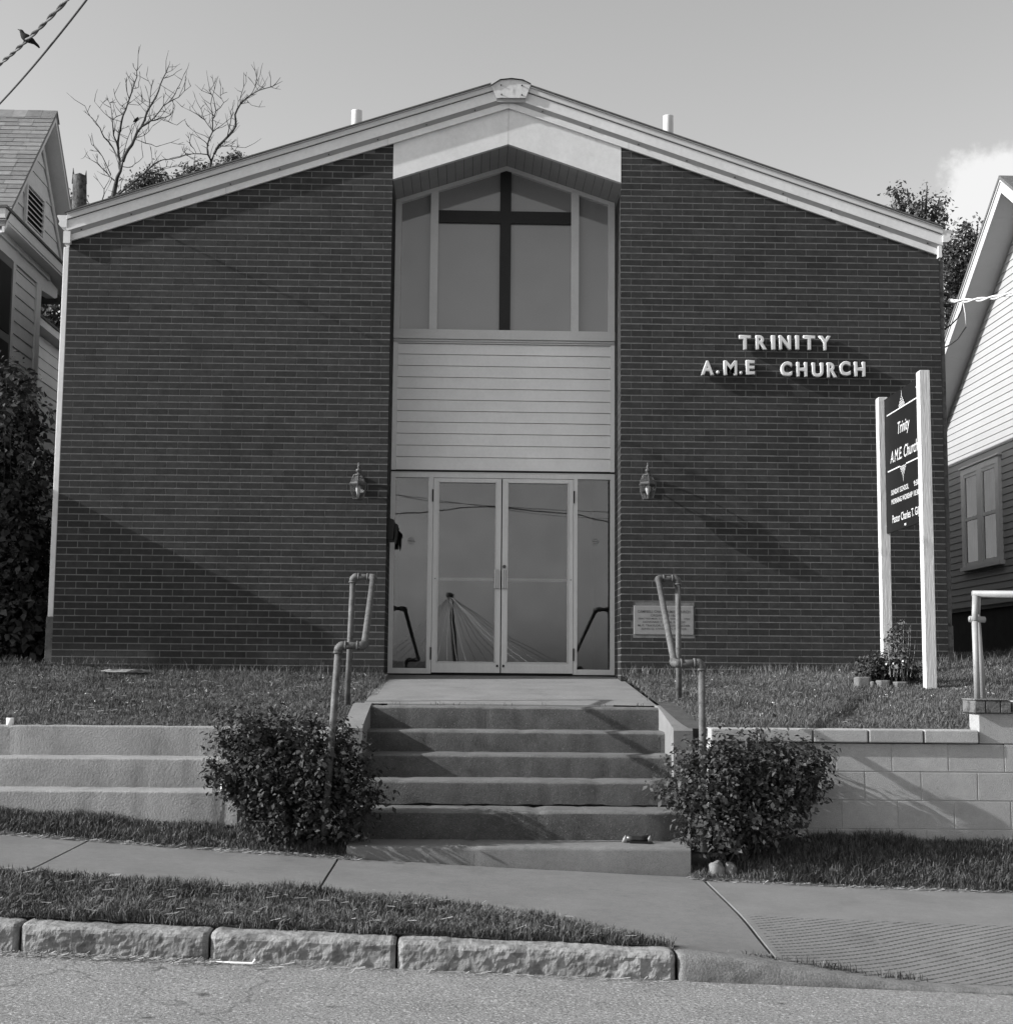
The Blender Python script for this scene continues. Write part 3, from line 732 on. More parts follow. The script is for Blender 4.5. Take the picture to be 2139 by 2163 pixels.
for px, py in ((868.5, 1143), (1257, 1144.5)):
    p = at(px, py, YW); st_ = MB()
    ring = [(p.x + .038*math.cos(a*math.pi/12), p.z + .038*math.sin(a*math.pi/12)) for a in range(24)]
    for k in range(24):
        a, b = ring[k], ring[(k+1) % 24]; ia, ib = [(p.x + (q[0]-p.x)*.88, p.z + (q[1]-p.z)*.88) for q in (a, b)]
        st_.quad((a[0], 15.194, a[1]), (b[0], 15.194, b[1]), (ib[0], 15.194, ib[1]), (ia[0], 15.194, ia[1]))
    st_.box(p.x - .030, p.x + .030, 15.1935, 15.195, p.z - .004, p.z + .008).box(p.x - .018, p.x + .018, 15.1935, 15.195, p.z + .018, p.z + .024).box(p.x - .02, p.x + .02, 15.1935, 15.195, p.z - .020, p.z - .015)
    st_.build('round_sticker', mat('faded_sticker', .16, .7, .1, 20), ent)
# dim lobby behind the glass
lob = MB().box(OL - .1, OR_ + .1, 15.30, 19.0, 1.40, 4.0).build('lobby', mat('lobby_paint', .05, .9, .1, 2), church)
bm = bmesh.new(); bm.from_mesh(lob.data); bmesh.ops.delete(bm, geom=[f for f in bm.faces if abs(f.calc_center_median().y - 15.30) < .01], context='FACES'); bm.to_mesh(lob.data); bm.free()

# ------------------------------------------------------------------ lettering
def text_mesh(body, extrude=.0, bevel=0.0, shear=0, space=1.0, weight=0.0):
    cu = bpy.data.curves.new('t', 'FONT'); cu.body = body; cu.size = 1; cu.extrude = extrude; cu.bevel_depth = bevel; cu.bevel_resolution = 1
    cu.shear = shear; cu.space_character = space; cu.offset = weight; cu.resolution_u = 4
    o = bpy.data.objects.new('t', cu); C.objects.link(o); dg = bpy.context.evaluated_depsgraph_get()
    me = bpy.data.meshes.new_from_object(o.evaluated_get(dg)); bpy.data.objects.remove(o); bpy.data.curves.remove(cu)
    me.materials.clear(); return me
def fit_text(me, fn):                    # fn maps unit-box (u, v, depth) to world
    co = [v.co.copy() for v in me.vertices]
    x0, x1 = min(c.x for c in co), max(c.x for c in co); y0, y1 = min(c.y for c in co), max(c.y for c in co)
    for v, c in zip(me.vertices, co): v.co = fn((c.x - x0)/(x1 - x0), (c.y - y0)/(y1 - y0), c.z)
    me.update(); return me
def wall_letters(root, items):
    for ch, a, b, y0, y1 in items:
        p0 = at(1460 + a/4.7775, 680 + y1/4.7775, 14.455); p1 = at(1460 + b/4.7775, 680 + y0/4.7775, 14.455)
        if ch == '.':
            r = (p1.x - p0.x)/2; c = (p0 + p1)/2
            MB().tube([(c.x, 14.484, c.z), (c.x, 14.45, c.z), (c.x, 14.440, c.z)], [r, r, r*.6], 16).build('letter', M_letter, root, True); continue
        me = text_mesh(ch, .15, .035, weight=.012)
        fit_text(me, lambda u, v, w: Vector((lerp(p0.x, p1.x, u), 14.463 - w*.13, lerp(p0.z, p1.z, v))))
        bm = bmesh.new(); bm.from_mesh(me); bmesh.ops.recalc_face_normals(bm, faces=bm.faces); bm.to_mesh(me); bm.free()
        obj('letter', me, M_letter, root)
        for dz in (.25, .75):
            zz = lerp(p0.z, p1.z, dz); xx = lerp(p0.x, p1.x, .5 if ch in 'TIY' else .12)
            MB().tube([(xx, 14.485, zz), (xx, 14.502, zz)], .006, 6).build('stud', M_pipe, root)
w1 = thing('wall_lettering', 'white raised letters TRINITY, upper line on the brick wall', 'lettering', (3.2, 14.48, 4.83), 'raised letters on the brick wall')
wall_letters(w1, [('T', 482, 598, 135, 278), ('R', 648, 760, 137, 278), ('I', 805, 845, 136, 279), ('N', 882, 1003, 137, 278), ('I', 1048, 1085, 137, 278), ('T', 1130, 1246, 138, 280), ('Y', 1285, 1405, 142, 285)])
w2 = thing('wall_lettering', 'white raised letters A.M.E CHURCH, lower line on the brick wall', 'lettering', (3.2, 14.48, 4.55), 'raised letters on the brick wall')
wall_letters(w2, [('A', 97, 225, 392, 535), ('.', 246, 283, 490, 525), ('M', 325, 460, 392, 537), ('.', 480, 516, 496, 531), ('E', 550, 638, 387, 530), ('C', 900, 1013, 401, 547), ('H', 1060, 1167, 407, 552), ('U', 1215, 1330, 412, 557), ('R', 1367, 1467, 412, 560), ('C', 1493, 1603, 397, 543), ('H', 1643, 1752, 404, 550)])

# cornerstone plaque
pl = thing('cornerstone_plaque', 'small engraved stone plaque set in the brick wall right of the doors', 'plaque', (1.95, 14.5, 1.9))
MB().box(1.648, 2.248, 14.493, 14.53, 1.900, 2.188).build('stone', M_plaque, pl, bevel=.004)
MB().box(1.640, 2.256, 14.4985, 14.55, 1.866, 2.196).build('mortar_bed', M_mortar, pl)
lines = [('CAMPBELL CHAPEL A.M.E. CHURCH', .91, 2.118, .026), ('ORGANIZED 1865', .46, 2.081, .024), ('ERECTED MAR. 2, 1952   REBUILT   1954', .88, 2.050, .018), ('HOWARD T. PRIM, BISHOP', .73, 2.013, .024), ('M. F. TRAYLOR, PRESIDING ELDER', .90, 1.978, .024), ('JOHN Q. OWENS, JR. PASTOR', .79, 1.944, .024)]
for body, wf, z, h in lines:
    w = .58*wf
    fit_text(me := text_mesh(body, weight=.012), lambda u, v, d: Vector((1.948 - w/2 + u*w, 14.4915, z + v*h)))
    obj('engraved_line', me, M_engrave, pl)

# mailbox on the left return of the recess
mbx = thing('wall_mailbox', 'small black mailbox fixed inside the left brick return by the doors', 'mailbox', (OL, 14.75, 2.9))
za, zb = at(827, 1143, 14.75).z, at(827, 1095, 14.75).z
MB().prism([(OL, za), (OL + .062, za), (OL + .075, zb - .06), (OL + .07, zb - .03), (OL, zb)], 'y', 14.60, 14.90).build('box', M_black, mbx, bevel=.004)
MB().prism([(OL + .07, zb - .05), (OL + .105, zb - .075), (OL + .112, zb - .11), (OL + .098, zb - .11), (OL + .095, zb - .20), (OL + .082, zb - .26), (OL + .078, zb - .2)], 'y', 14.66, 14.84).build('paper_holder', M_black, mbx)

# wall lanterns
def lantern(px, label):
    c = at(px, 1012, 14.33); zc = at(px, 1022, 14.33).z
    root = thing('wall_lantern', label, 'lantern', (c.x, YF, zc), 'lanterns either side of the entrance')
    cx, cy = c.x, 14.33; ph = math.pi/6
    R = .094
    MB().lathe([(R*.98, -.012), (R*1.03, 0), (R*.92, .014), (R*.80, .016)], (cx, cy, zc), 6, ph).build('rim', M_brass, root)
    g1 = MB(); g2 = MB()
    def hexp(r, z): return [Vector((cx + r*math.cos(ph + k*math.pi/3), cy + r*math.sin(ph + k*math.pi/3), zc + z)) for k in range(6)]
    top, rim_u, rim_d, mid_, bot = hexp(.035, .088), hexp(.080, .016), hexp(.088, -.012), hexp(.080, -.08), hexp(.055, -.150)
    for k in range(6):
        j = (k+1) % 6
        MB().quad(rim_u[k], rim_u[j], top[j], top[k]).build('glass_pane', M_clear, root)
        MB().quad(bot[k], bot[j], mid_[j], mid_[k]).quad(mid_[k], mid_[j], rim_d[j], rim_d[k]).build('glass_pane', M_clear, root)
        MB().tube([rim_u[k], top[k]], .004, 5).build('glazing_bar', M_brass, root)
        MB().tube([rim_d[k], mid_[k], bot[k]], .004, 5).build('glazing_bar', M_brass, root)
    MB().lathe([(.056, -.158), (.060, -.150), (.040, -.147)], (cx, cy, zc), 6, ph).build('base_ring', M_brass, root)
    MB().lathe([(.040, .086), (.036, .094), (.014, .104), (.012, .112), (.024, .122), (.030, .134), (.024, .148), (.010, .154), (.009, .168), (.016, .174), (.008, .182), (.006, .2), (.009, .208), (.004, .216)], (cx, cy, zc), 12).build('finial', M_brass, root, True)
    MB().tube([(cx, cy, zc + .11), (cx - .045, cy + .0, zc + .09), (cx - .075, cy + .02, zc + .02), (cx - .06, cy + .09, zc - .0), (cx, 14.49, zc + .02)], .006, 8).tube([(cx, cy, zc + .15), (cx, cy + .06, zc + .185), (cx, cy + .12, zc + .15), (cx, 14.49, zc + .06)], .009, 8).build('arm', M_brass, root, True)
    MB().prism([(cx - .035, zc - .06), (cx + .035, zc - .06), (cx + .05, zc + .03), (cx + .03, zc + .11), (cx, zc + .125), (cx - .03, zc + .11), (cx - .05, zc + .03)], 'y', 14.478, 14.499).build('back_plate', M_brass, root, bevel=.004)
    MB().lathe([(.012, -.145), (.013, -.10), (.022, -.075), (.026, -.05), (.018, -.02), (.004, -.012)], (cx, cy, zc), 10).build('bulb', M_pvc, root, True)
lantern(757, 'glass and metal carriage lantern on the brick wall left of the doors')
lantern(1368, 'glass and metal carriage lantern on the brick wall right of the doors')
# ------------------------------------------------------------------ neighbouring house on the left
lh = thing('left_house', 'pale clapboard house at the left edge with a shingled gable and louvre vent', 'house', (-7.5, 15.4, 1.6))
XW, XO = -5.2, -5.0; GC, GZ, GS = 16.78, 8.136, 1.128
def grz(y): return GZ - GS*abs(y - GC)
MB().box(-10.4, XW - .03, 15.42, 17.05, 1.2, 6.3).build('wall', M_left, lh)
MB().prism([(15.3, 6.35), (18.26, 6.35), (GC, grz(GC) - .12)], 'x', -10.4, XW - .03).build('gable_core', M_left, lh)
def lap_y(y0, y1, z0, z1, xf, out, m, parent, name='clapboard'):     # one clapboard on a wall facing X (out=+1/-1)
    a, b = xf + out*.014, xf + out*.002; c = xf - out*.02
    return MB().hexa([(min(a, c), y0, z0), (max(a, c), y0, z0), (max(a, c), y1, z0), (min(a, c), y1, z0), (min(b, c), y0, z1), (max(b, c), y0, z1), (max(b, c), y1, z1), (min(b, c), y1, z1)]).build(name, m, parent)
z = 3.2
while z < 6.05: lap_y(15.42, 17.05, z + .003, min(z + .148, 6.07), XW, 1, M_left, lh); z += .148
z = 6.42
while z < 7.85:
    hw = (GZ - .30 - z)/GS
    if hw > .06:
        hw1 = max(.02, (GZ - .30 - z - .178)/GS)
        MB().hexa([(XW-.02, GC-hw, z+.003), (XW+.014, GC-hw, z+.003), (XW+.014, GC+hw, z+.003), (XW-.02, GC+hw, z+.003), (XW-.02, GC-hw1, z+.181), (XW+.002, GC-hw1, z+.181), (XW+.002, GC+hw1, z+.181), (XW-.02, GC+hw1, z+.181)]).build('clapboard', M_left, lh)
    z += .181
# gable roof
for s in (-1, 1):
    ya = GC + s*1.66
    a, b = sorted((ya, GC)); 
    MB().slope_y(a, b, grz(a) - .07, grz(b) - .07, .055, -10.6, XO).build('roof_slope', M_shingle, lh)
    MB().slope_y(a, b, grz(a) - .135, grz(b) - .135, .066, XO - .03, XO - .004).build('rake_fascia', M_lefttrim, lh)
    MB().slope_y(a, b, grz(a) - .142, grz(b) - .142, .012, XW, XO - .03).build('rake_soffit', M_lefttrim, lh)
    c0, c1 = sorted((GC + s*1.42, GC + s*.02))
    MB().slope_y(c0, c1, grz(c0) - .34, grz(c1) - .34, .10, XW + .016, XW + .032).build('gable_frieze', M_lefttrim, lh)
# shingles on the slope that faces the street
roof_f = [o for o in lh.children if o.name.startswith('roof_slope')][0]
sv = Vector((0, 1, GS)).normalized(); nv = Vector((0, -GS, 1)).normalized()
def shingle_mesh(w):
    p = [Vector((0, 0, 0)), Vector((w, 0, 0)), Vector((w, 0, 0)) + sv*.118, sv*.118]
    return MB().hexa([q + nv*.0005 for q in p] + [p[0] + nv*.012, p[1] + nv*.012, p[2] + nv*.004, p[3] + nv*.004]).mesh('shingle')
sms = [shingle_mesh(w) for w in (.155, .185, .215)]
wds = (.155, .185, .215)
start = Vector((0, GC - 1.66, grz(GC - 1.66) - .015)); rows_n = 25
for r in range(rows_n):
    x = XO + .012
    while x > -6.05:
        k = random.randrange(3); w = wds[k]; x -= w + .004
        p = start + sv*(.0965*r) + nv*random.uniform(0, .003)
        obj('shingle', sms[k], M_shingle, roof_f, loc=Vector((x, p.y, p.z)) - parent_origin(roof_f))
    MB().box(-10.6, x, p.y, p.y + .001, p.z, p.z + .001) 
for j in range(6):
    for s in (-1, 1):
        a, b = sorted((GC + s*.11, GC)); MB().slope_y(a, b, grz(a) - .003 + .002*(j % 2), grz(b) - .003 + .002*(j % 2), .008, XO - .17*(j+1), XO - .17*j + .01).build('ridge_shingle', M_shingle, roof_f)
# boxed cornice, frieze, corner boards
MB().box(XW + .03, XO, 15.12, 18.42, 6.285, 6.40).build('cornice_fascia', M_lefttrim, lh, bevel=.004)
MB().box(XW - .1, XO - .012, 15.14, 18.40, 6.262, 6.284).build('cornice_soffit', M_lefttrim, lh)
MB().box(XW + .0, XO + .02, 15.10, 18.44, 6.40, 6.425).build('cornice_shingle_edge', M_roof, lh)
MB().box(XW, XW + .030, 15.40, 17.08, 6.06, 6.262).build('frieze_board', M_lefttrim, lh)
MB().box(XW + .03, XW + .058, 15.40, 17.30, 6.20, 6.262).build('bed_moulding', M_lefttrim, lh)
MB().prism([(17.08, 6.02), (17.62, 6.06), (17.72, 6.10), (17.72, 6.20), (17.08, 6.262)], 'x', XW - .08, XW + .03).build('cornice_bracket', M_lefttrim, lh)
for y0, y1 in ((15.99, 16.10), (16.90, 17.07)): MB().box(XW + .005, XW + .030, y0, y1, 1.6, 6.06).build('corner_board', M_lefttrim, lh)
lw = MB().box(XW + .006, XW + .034, 15.44, 15.99, 4.2, 6.05).build('window', M_black, lh)
MB().box(XW + .034, XW + .04, 15.50, 15.92, 4.3, 5.1).build('shutter_panel', M_dark, lw); MB().box(XW + .034, XW + .04, 15.50, 15.92, 5.2, 5.95).build('shutter_panel', M_dark, lw)
# louvre vent
y0, y1, z0, z1 = 16.36, 16.98, 6.63, 7.08
lv = MB().box(XW + .015, XW + .020, y0, y1, z0, z1).build('louvre_vent', M_dark, lh)
for (a, b, c, d) in ((y0 - .05, y1 + .05, z1, z1 + .05), (y0 - .07, y1 + .07, z0 - .05, z0), (y0 - .05, y0, z0, z1), (y1, y1 + .05, z0, z1)): MB().box(XW + .012, XW + .045, a, b, c, d).build('vent_frame', M_lefttrim, lv)
for k in range(7):
    zz = z0 + .03 + k*(z1 - z0)/7
    MB().hexa([(XW+.040, y0, zz-.014), (XW+.044, y0, zz-.014), (XW+.044, y1, zz-.014), (XW+.040, y1, zz-.014), (XW+.018, y0, zz+.022), (XW+.022, y0, zz+.022), (XW+.022, y1, zz+.022), (XW+.018, y1, zz+.022)]).build('slat', M_lefttrim, lv)
# rear ell
MB().box(-10.4, -5.76, 17.05, 23, 1.4, 5.92).build('ell_wall', M_left, lh)
z = 3.4
while z < 5.85: lap_y(17.05, 23, z, z + .146, -5.75, 1, M_left, lh); z += .148
MB().box(-5.76, -5.58, 17.06, 23, 5.92, 6.02).build('ell_fascia', M_lefttrim, lh)
MB().hexa([(-10.4, 17.06, 6.02), (-5.56, 17.06, 6.02), (-5.56, 23.1, 6.02), (-10.4, 23.1, 6.02), (-10.4, 17.06, 6.5), (-5.56, 17.06, 6.05), (-5.56, 23.1, 6.05), (-10.4, 23.1, 6.5)]).build('ell_roof', M_roof, lh)
MB().box(-5.745, -5.72, 17.62, 18.35, 3.5, 5.3).build('ell_window', M_black, lh)
# front porch (just outside the left of the picture)
MB().box(-10.6, -5.30, 13.92, 15.42, 3.70, 3.86).build('porch_roof', M_lefttrim, lh)
for xx in (-5.5, -8.0, -10.3): MB().box(xx - .07, xx + .07, 14.0, 14.14, 1.3, 3.70).build('porch_post', M_lefttrim, lh)
MB().box(-10.6, -5.35, 13.95, 15.42, 1.3, 1.9).build('porch_floor', M_lefttrim, lh)

# ------------------------------------------------------------------ neighbouring house on the right
rh = thing('right_house', 'white clapboard house at the right edge with a steep overhanging gable', 'house', (10, 18.7, 1.8))
RX, RO = 7.5, 7.1; RC_, RZ_, RS = 18.735, 8.20, .692
def rrz(y): return RZ_ - RS*abs(y - RC_)
HB = 4.55
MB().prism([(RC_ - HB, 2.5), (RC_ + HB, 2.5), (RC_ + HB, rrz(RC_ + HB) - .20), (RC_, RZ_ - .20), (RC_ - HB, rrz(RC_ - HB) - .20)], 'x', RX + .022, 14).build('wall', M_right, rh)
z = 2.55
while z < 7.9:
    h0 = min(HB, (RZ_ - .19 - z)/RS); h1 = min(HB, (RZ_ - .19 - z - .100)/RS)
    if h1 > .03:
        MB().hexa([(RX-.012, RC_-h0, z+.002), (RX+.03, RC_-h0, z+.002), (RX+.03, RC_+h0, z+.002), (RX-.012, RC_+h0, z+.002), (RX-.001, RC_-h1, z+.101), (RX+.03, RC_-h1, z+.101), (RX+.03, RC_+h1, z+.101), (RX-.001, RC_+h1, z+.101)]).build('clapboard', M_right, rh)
    z += .101
for s in (-1, 1):
    ya = RC_ + s*(HB + .45); a, b = sorted((ya, RC_))
    MB().slope_y(a, b, rrz(a) + .0, rrz(b) + .0, .05, RO - .025, 14.3).build('roof_slope', M_roof, rh)
    MB().slope_y(a, b, rrz(a) - .19, rrz(b) - .19, .155, RO, RO + .022).build('rake_fascia', M_righttrim, rh)
    MB().slope_y(a, b, rrz(a) - .034, rrz(b) - .034, .034, RO - .014, RO + .01).build('rake_trim', M_righttrim, rh)
    n = 14
    for k in range(n):
        p, q = a + (b - a)*k/n, a + (b - a)*(k+1)/n
        MB().slope_y(p + .002, q - .002, rrz(p) - .185, rrz(q) - .185, .012, RO + .022, RX - .001).build('soffit_panel', M_righttrim, rh)
MB().box(RX + .05, 14, RC_ - HB + .05, RC_ + HB - .05, 1.2, 2.55).build('foundation', M_found, rh)
wy0, wy1, wz0_, wz1_ = 20.08, 21.65, 3.15, 4.64
rw = MB().box(RX - .025 - .03, RX + .02, wy0, wy1, wz1_ - .10, wz1_).build('window', M_wtrim, rh)
for a, b in ((wy0, wy0 + .12), (wy1 - .12, wy1), ((wy0+wy1)/2 - .09, (wy0+wy1)/2 + .09)): MB().box(RX - .025 - .03, RX + .02, a, b, wz0_, wz1_ - .10).build('frame', M_wtrim, rw)
MB().box(RX - .025 - .055, RX + .02, wy0 - .04, wy1 + .04, wz0_ - .06, wz0_).build('sill', M_wtrim, rw)
MB().box(RX - .025 - .05, RX + .02, wy0 - .04, wy1 + .04, wz1_, wz1_ + .025).build('drip_cap', M_wtrim, rw)
for a, b in ((wy0 + .12, (wy0+wy1)/2 - .09), ((wy0+wy1)/2 + .09, wy1 - .12)):
    MB().box(RX - .024, RX - .018, a, b, wz0_, wz1_ - .1).build('room_dark', M_dark, rw)
    MB().box(RX - .025 - .010, RX - .025 - .004, a, b, wz0_, wz1_ - .1).build('pane', M_dimglass, rw)
    zm = 3.86
    MB().box(RX - .025 - .024, RX - .02, a, b, zm - .025, zm + .025).build('meeting_rail', M_wtrim, rw)
    MB().box(RX - .025 - .022, RX + .0, a, a + .04, wz0_, wz1_ - .1).box(RX - .025 - .022, RX - .02, b - .04, b, wz0_, wz1_ - .1).box(RX - .025 - .022, RX, a + .04, b - .04, wz0_, wz0_ + .06).box(RX - .025 - .022, RX, a + .04, b - .04, wz1_ - .15, wz1_ - .1).build('sash', M_wtrim, rw)
    MB().box(RX - .030, RX - .028, a + .05, a + (b - a)*.42, wz0_ + .05, wz1_ - .12).build('curtain', M_trim, rw)

# ------------------------------------------------------------------ pipe handrails either side of the stairs
def pipe_rail(outer_top, inner_top, inner_low, outer_low, foot_back, foot_front, label):
    root = thing('pipe_handrail', label, 'handrail', foot_front, 'pipe handrails beside the stairs')
    r = .024
    V = Vector; A, B, Cc, D, E, G = map(V, (outer_top, inner_top, inner_low, outer_low, foot_back, foot_front))
    def rod(name, p, q, k=1.0): MB().tube([p, q], r*k, 12).build(name, M_pipe, root, True)
    rod('rear_post', E, A); rod('top_bar', A, B); rod('sloping_rail', B, Cc); rod('lower_bar', Cc, D); rod('front_post', D, G)
    for p, q1, q2 in ((A, E, B), (B, A, Cc), (Cc, B, D), (D, Cc, G)):
        a = p + (q1 - p).normalized()*.05; b = p + (q2 - p).normalized()*.05
        m = [a, lerp(a, p, .55), lerp(lerp(a, p, .6), lerp(b, p, .6), .5), lerp(b, p, .55), b]
        MB().tube(m, [.030, .030, .031, .030, .030], 12).build('elbow', M_pipe, root, True)
        for q in (a, b):
            dd = (q - p).normalized(); MB().tube([q - dd*.010, q + dd*.004], .033, 12).build('collar', M_pipe, root, True)
_L = [tuple(at(x, y, 9.90)) for x, y in ((769.5, 1364), (715, 1364), (685, 1765))]; _R = [tuple(at(x, y, 9.90)) for x, y in ((1424, 1402), (1481, 1400), (1486, 1800))]
pipe_rail((-.985, 12.2, 2.30), (-.815, 12.2, 2.296), _L[0], _L[1], (-1.015, 12.2, 1.10), _L[2], 'bent grey pipe handrail on the left of the stairs behind the bush')
pipe_rail((1.760, 12.2, 2.312), (1.592, 12.2, 2.310), _R[0], _R[1], (1.765, 12.2, 1.10), _R[2], 'bent grey pipe handrail on the right of the stairs in front of the plaque')
r3 = thing('pipe_railing', 'pale pipe railing with two posts on the low brick pier at the right edge', 'railing', (3.63, 10.3, 1.35))
def rod3(name, p, q, r=.0215): MB().tube([p, q], r, 14).build(name, M_pipelt, r3, True)
rod3('post', (3.602, 10.24, 1.345), (3.598, 10.24, 1.90)); rod3('post', (3.672, 10.32, 1.345), (3.645, 10.32, 1.95)); rod3('post', (3.645, 10.32, 1.95), (3.655, 10.32, 2.08), .0215)
rod3('brace', (3.598, 10.24, 1.90), (3.628, 10.30, 2.08), .022)
rod3('cross_stub', (3.565, 10.25, 1.915), (3.680, 10.27, 1.913), .022); rod3('cross_stub_bore', (3.561, 10.25, 1.915), (3.566, 10.25, 1.915), .017)
rod3('top_rail', (3.612, 10.31, 2.098), (7.2, 10.31, 2.12), .025)
for xx in (5.2, 7.1): rod3('post', (xx, 10.31, 1.30), (xx, 10.31, 2.10), .028)

# ------------------------------------------------------------------ free-standing sign
sg = thing('church_sign', 'black sign panel with white lettering between two tall white posts on the lawn', 'sign', (4.07, 13.4, 1.45))
def post(x0, x1, y0, y1, z1): MB().prism([(x0, 1.2), (x1, 1.2), (x1, z1), (x0 + .008, z1), (x0, z1 - .015)], 'y', y0, y1).build('post', M_post, sg, bevel=.004)
post(4.036, 4.132, 12.752, 12.850, 4.262); post(3.988, 4.082, 13.905, 14.0, 4.235)
def PX_(Y): return lerp(4.048, 4.050, (Y - 12.85)/1.08)
pan = MB().box(4.046, 4.060, 12.85, 13.93, 2.885, 4.205).build('panel', M_panel, sg)
XS = 4.0445
def sign_text(body, px0, px1, py0, h, shear=0, weight=.0, sy=1.0):
    a, b = atx(px0, py0, XS), atx(px1, py0, XS); zb_ = a.z
    me = text_mesh(body, shear=shear, weight=weight)
    fit_text(me, lambda u, v, d: Vector((XS, lerp(a.y, b.y, u), zb_ + v*h)))
    return obj('sign_text', me, M_print, pan)
def zp(px, py): return (1800 + px*.2328, 750 + py*.2328)
# text widths in metres along the panel (far edge first)
def sign_line(body, y_start, y_end, z, h, shear=0, weight=.0):
    me = text_mesh(body, shear=shear, weight=weight)
    fit_text(me, lambda u, v, d: Vector((XS, lerp(y_start, y_end, u), z + v*h)))
    obj('sign_text', me, M_print, pan)
sign_line('Trinity', 13.47, 13.10, 3.755, .150, .3, .004)
sign_line('A.M.E. Church', 13.73, 12.87, 3.545, .115, .28, .004)
sign_line('SUNDAY SCHOOL', 13.72, 13.17, 3.235, .050, 0, .012)
sign_line('9:30', 13.01, 12.87, 3.235, .050, 0, .012)
sign_line('MORNING WORSHIP', 13.72, 13.06, 3.145, .050, 0, .012)
sign_line('10:30', 13.02, 12.87, 3.145, .050, 0, .012)
sign_line('Pastor Charles T. Gill', 13.70, 12.87, 2.965, .075, 0, .008)
for z, y0, y1 in ((4.03, 13.82, 12.87), (3.478, 13.82, 13.42), (3.478, 13.23, 12.87)): MB().box(XS - .0005, XS + .001, y1, y0, z - .006, z + .006).build('rule', M_print, pan)
def ornament(yc, z, up):
    o = MB()
    for r, n in ((0, 4), (1, 3), (2, 2), (3, 1)):
        for k in range(n):
            y = yc + (k - (n-1)/2)*.046; zz = z + up*(.018 + r*.028); R = .020 - r*.002
            for j in range(10):
                a0, a1 = j*math.pi/5, (j+1)*math.pi/5
                o.quad(*[(XS - .001, y + R*q*math.cos(a), zz + R*q*.8*math.sin(a)) for a, q in ((a0, 1), (a1, 1), (a1, .55), (a0, .55))])
    o.quad((XS-.001, yc-.006, z+up*.11), (XS-.001, yc+.006, z+up*.11), (XS-.001, yc+.002, z+up*.155), (XS-.001, yc-.002, z+up*.155))
    o.build('scroll_ornament', M_print, pan)
ornament(13.33, 4.036, 1); ornament(13.325, 3.478, -1)
MB().box(XS - .001, XS + .001, 13.27, 13.32, 2.905, 2.925).build('small_tab', M_print, pan)
for y, z in ((13.90, 4.13), (13.90, 2.95), (12.88, 4.13), (12.88, 2.95)): MB().tube([(4.048, y, z), (4.040, y, z)], .009, 8).build('bolt', M_pipelt, pan)
# ------------------------------------------------------------------ vegetation builders
def unit(a): return a/np.maximum(np.linalg.norm(a, axis=1, keepdims=True), 1e-9)
def leaves(name, P, size, m, parent, out=None, wid=.30, upb=.5, fold=.12):
    n = len(P); L = (size*RNG.uniform(.4, 1.35, n))[:, None]
    nrm = RNG.normal(size=(n, 3)); nrm[:, 2] += upb*2
    if out is not None: nrm += out*1.1
    nrm = unit(nrm)
    d = RNG.normal(size=(n, 3)); d -= nrm*np.sum(d*nrm, 1, keepdims=True); d = unit(d); d[:, 2] -= .25
    s = np.cross(nrm, d)
    V = np.stack([P, P + d*L*.45 + s*L*wid + nrm*L*fold, P + d*L, P + d*L*.45 - s*L*wid + nrm*L*fold], 1).reshape(-1, 3)
    me = np_mesh(name, V - np.array(parent_origin(parent) if parent else (0, 0, 0))*0, np.full(n, 4), np.arange(4*n))
    return obj(name, me, m, parent)
def clumped(lobes, n, clump=.09, per=16, root=None):        # lobes: (center, radius-vector); points gathered in small clumps near the lobe surface
    vol = np.array([r[0]*r[1]*r[2] for c, r in lobes])**.7; pr = vol/vol.sum(); k = max(1, n//per)
    li = RNG.choice(len(lobes), k, p=pr); u = unit(RNG.normal(size=(k, 3))); rad = RNG.uniform(.25, 1, k)**.4
    rad *= 1 + .42*np.array([nz(a*2.2, b*2.2, c*2.2 + q) for (a, b, c), q in zip(u, li*3.1)])
    cc = np.array([lobes[i][0] for i in li]) + u*rad[:, None]*np.array([lobes[i][1] for i in li])
    P = np.repeat(cc, per, 0) + RNG.normal(size=(k*per, 3))*clump*(.55 if root is None else .26)
    if root is not None:
        dv = unit(cc - np.array([root])); ln = RNG.uniform(.10, .30, (k, 1)); off = RNG.uniform(-.25, 1, (k*per, 1))
        P -= np.repeat(dv*ln, per, 0)*(off - .12)
    return P, np.repeat(u, per, 0)

def blades(name, xs, ys, zf, h, w, m, lean=.5, parent=None, kind='stuff'):
    n = len(xs); z = np.array([zf(a, b) for a, b in zip(xs, ys)]) - .006
    P = np.stack([xs, ys, z], 1); an = RNG.uniform(0, 2*math.pi, n)
    s = np.stack([np.cos(an), np.sin(an), np.zeros(n)], 1); la = an + RNG.normal(size=n)*.6 + 1.57
    ld = np.stack([np.cos(la), np.sin(la), np.zeros(n)], 1); H = h[:, None]; W = w[:, None]; le = (lean*RNG.uniform(.1, 1.3, n))[:, None]
    up = np.array([[0, 0, 1.]])
    mid_ = P + up*H*.58 + ld*H*le*.35; tip = P + up*H*(1 - .25*le) + ld*H*le
    V = np.stack([P - s*W*.5, P + s*W*.5, mid_ + s*W*.42, mid_ - s*W*.42, tip], 1).reshape(-1, 3)
    b = np.arange(n)[:, None]*5
    idx = np.concatenate([b + np.array([[0, 1, 2, 3]]), b + np.array([[3, 2, 4]])], 1).ravel()
    me = np_mesh(name, V, np.tile([4, 3], n), idx)
    o = obj(name, me, m, parent)
    if kind: o['kind'] = kind
    return o
def rej(n, x0, x1, y0, y1, keep):
    X_ = RNG.uniform(x0, x1, n); Y_ = RNG.uniform(y0, y1, n); k = np.array([keep(a, b) for a, b in zip(X_, Y_)], bool); return X_[k], Y_[k]
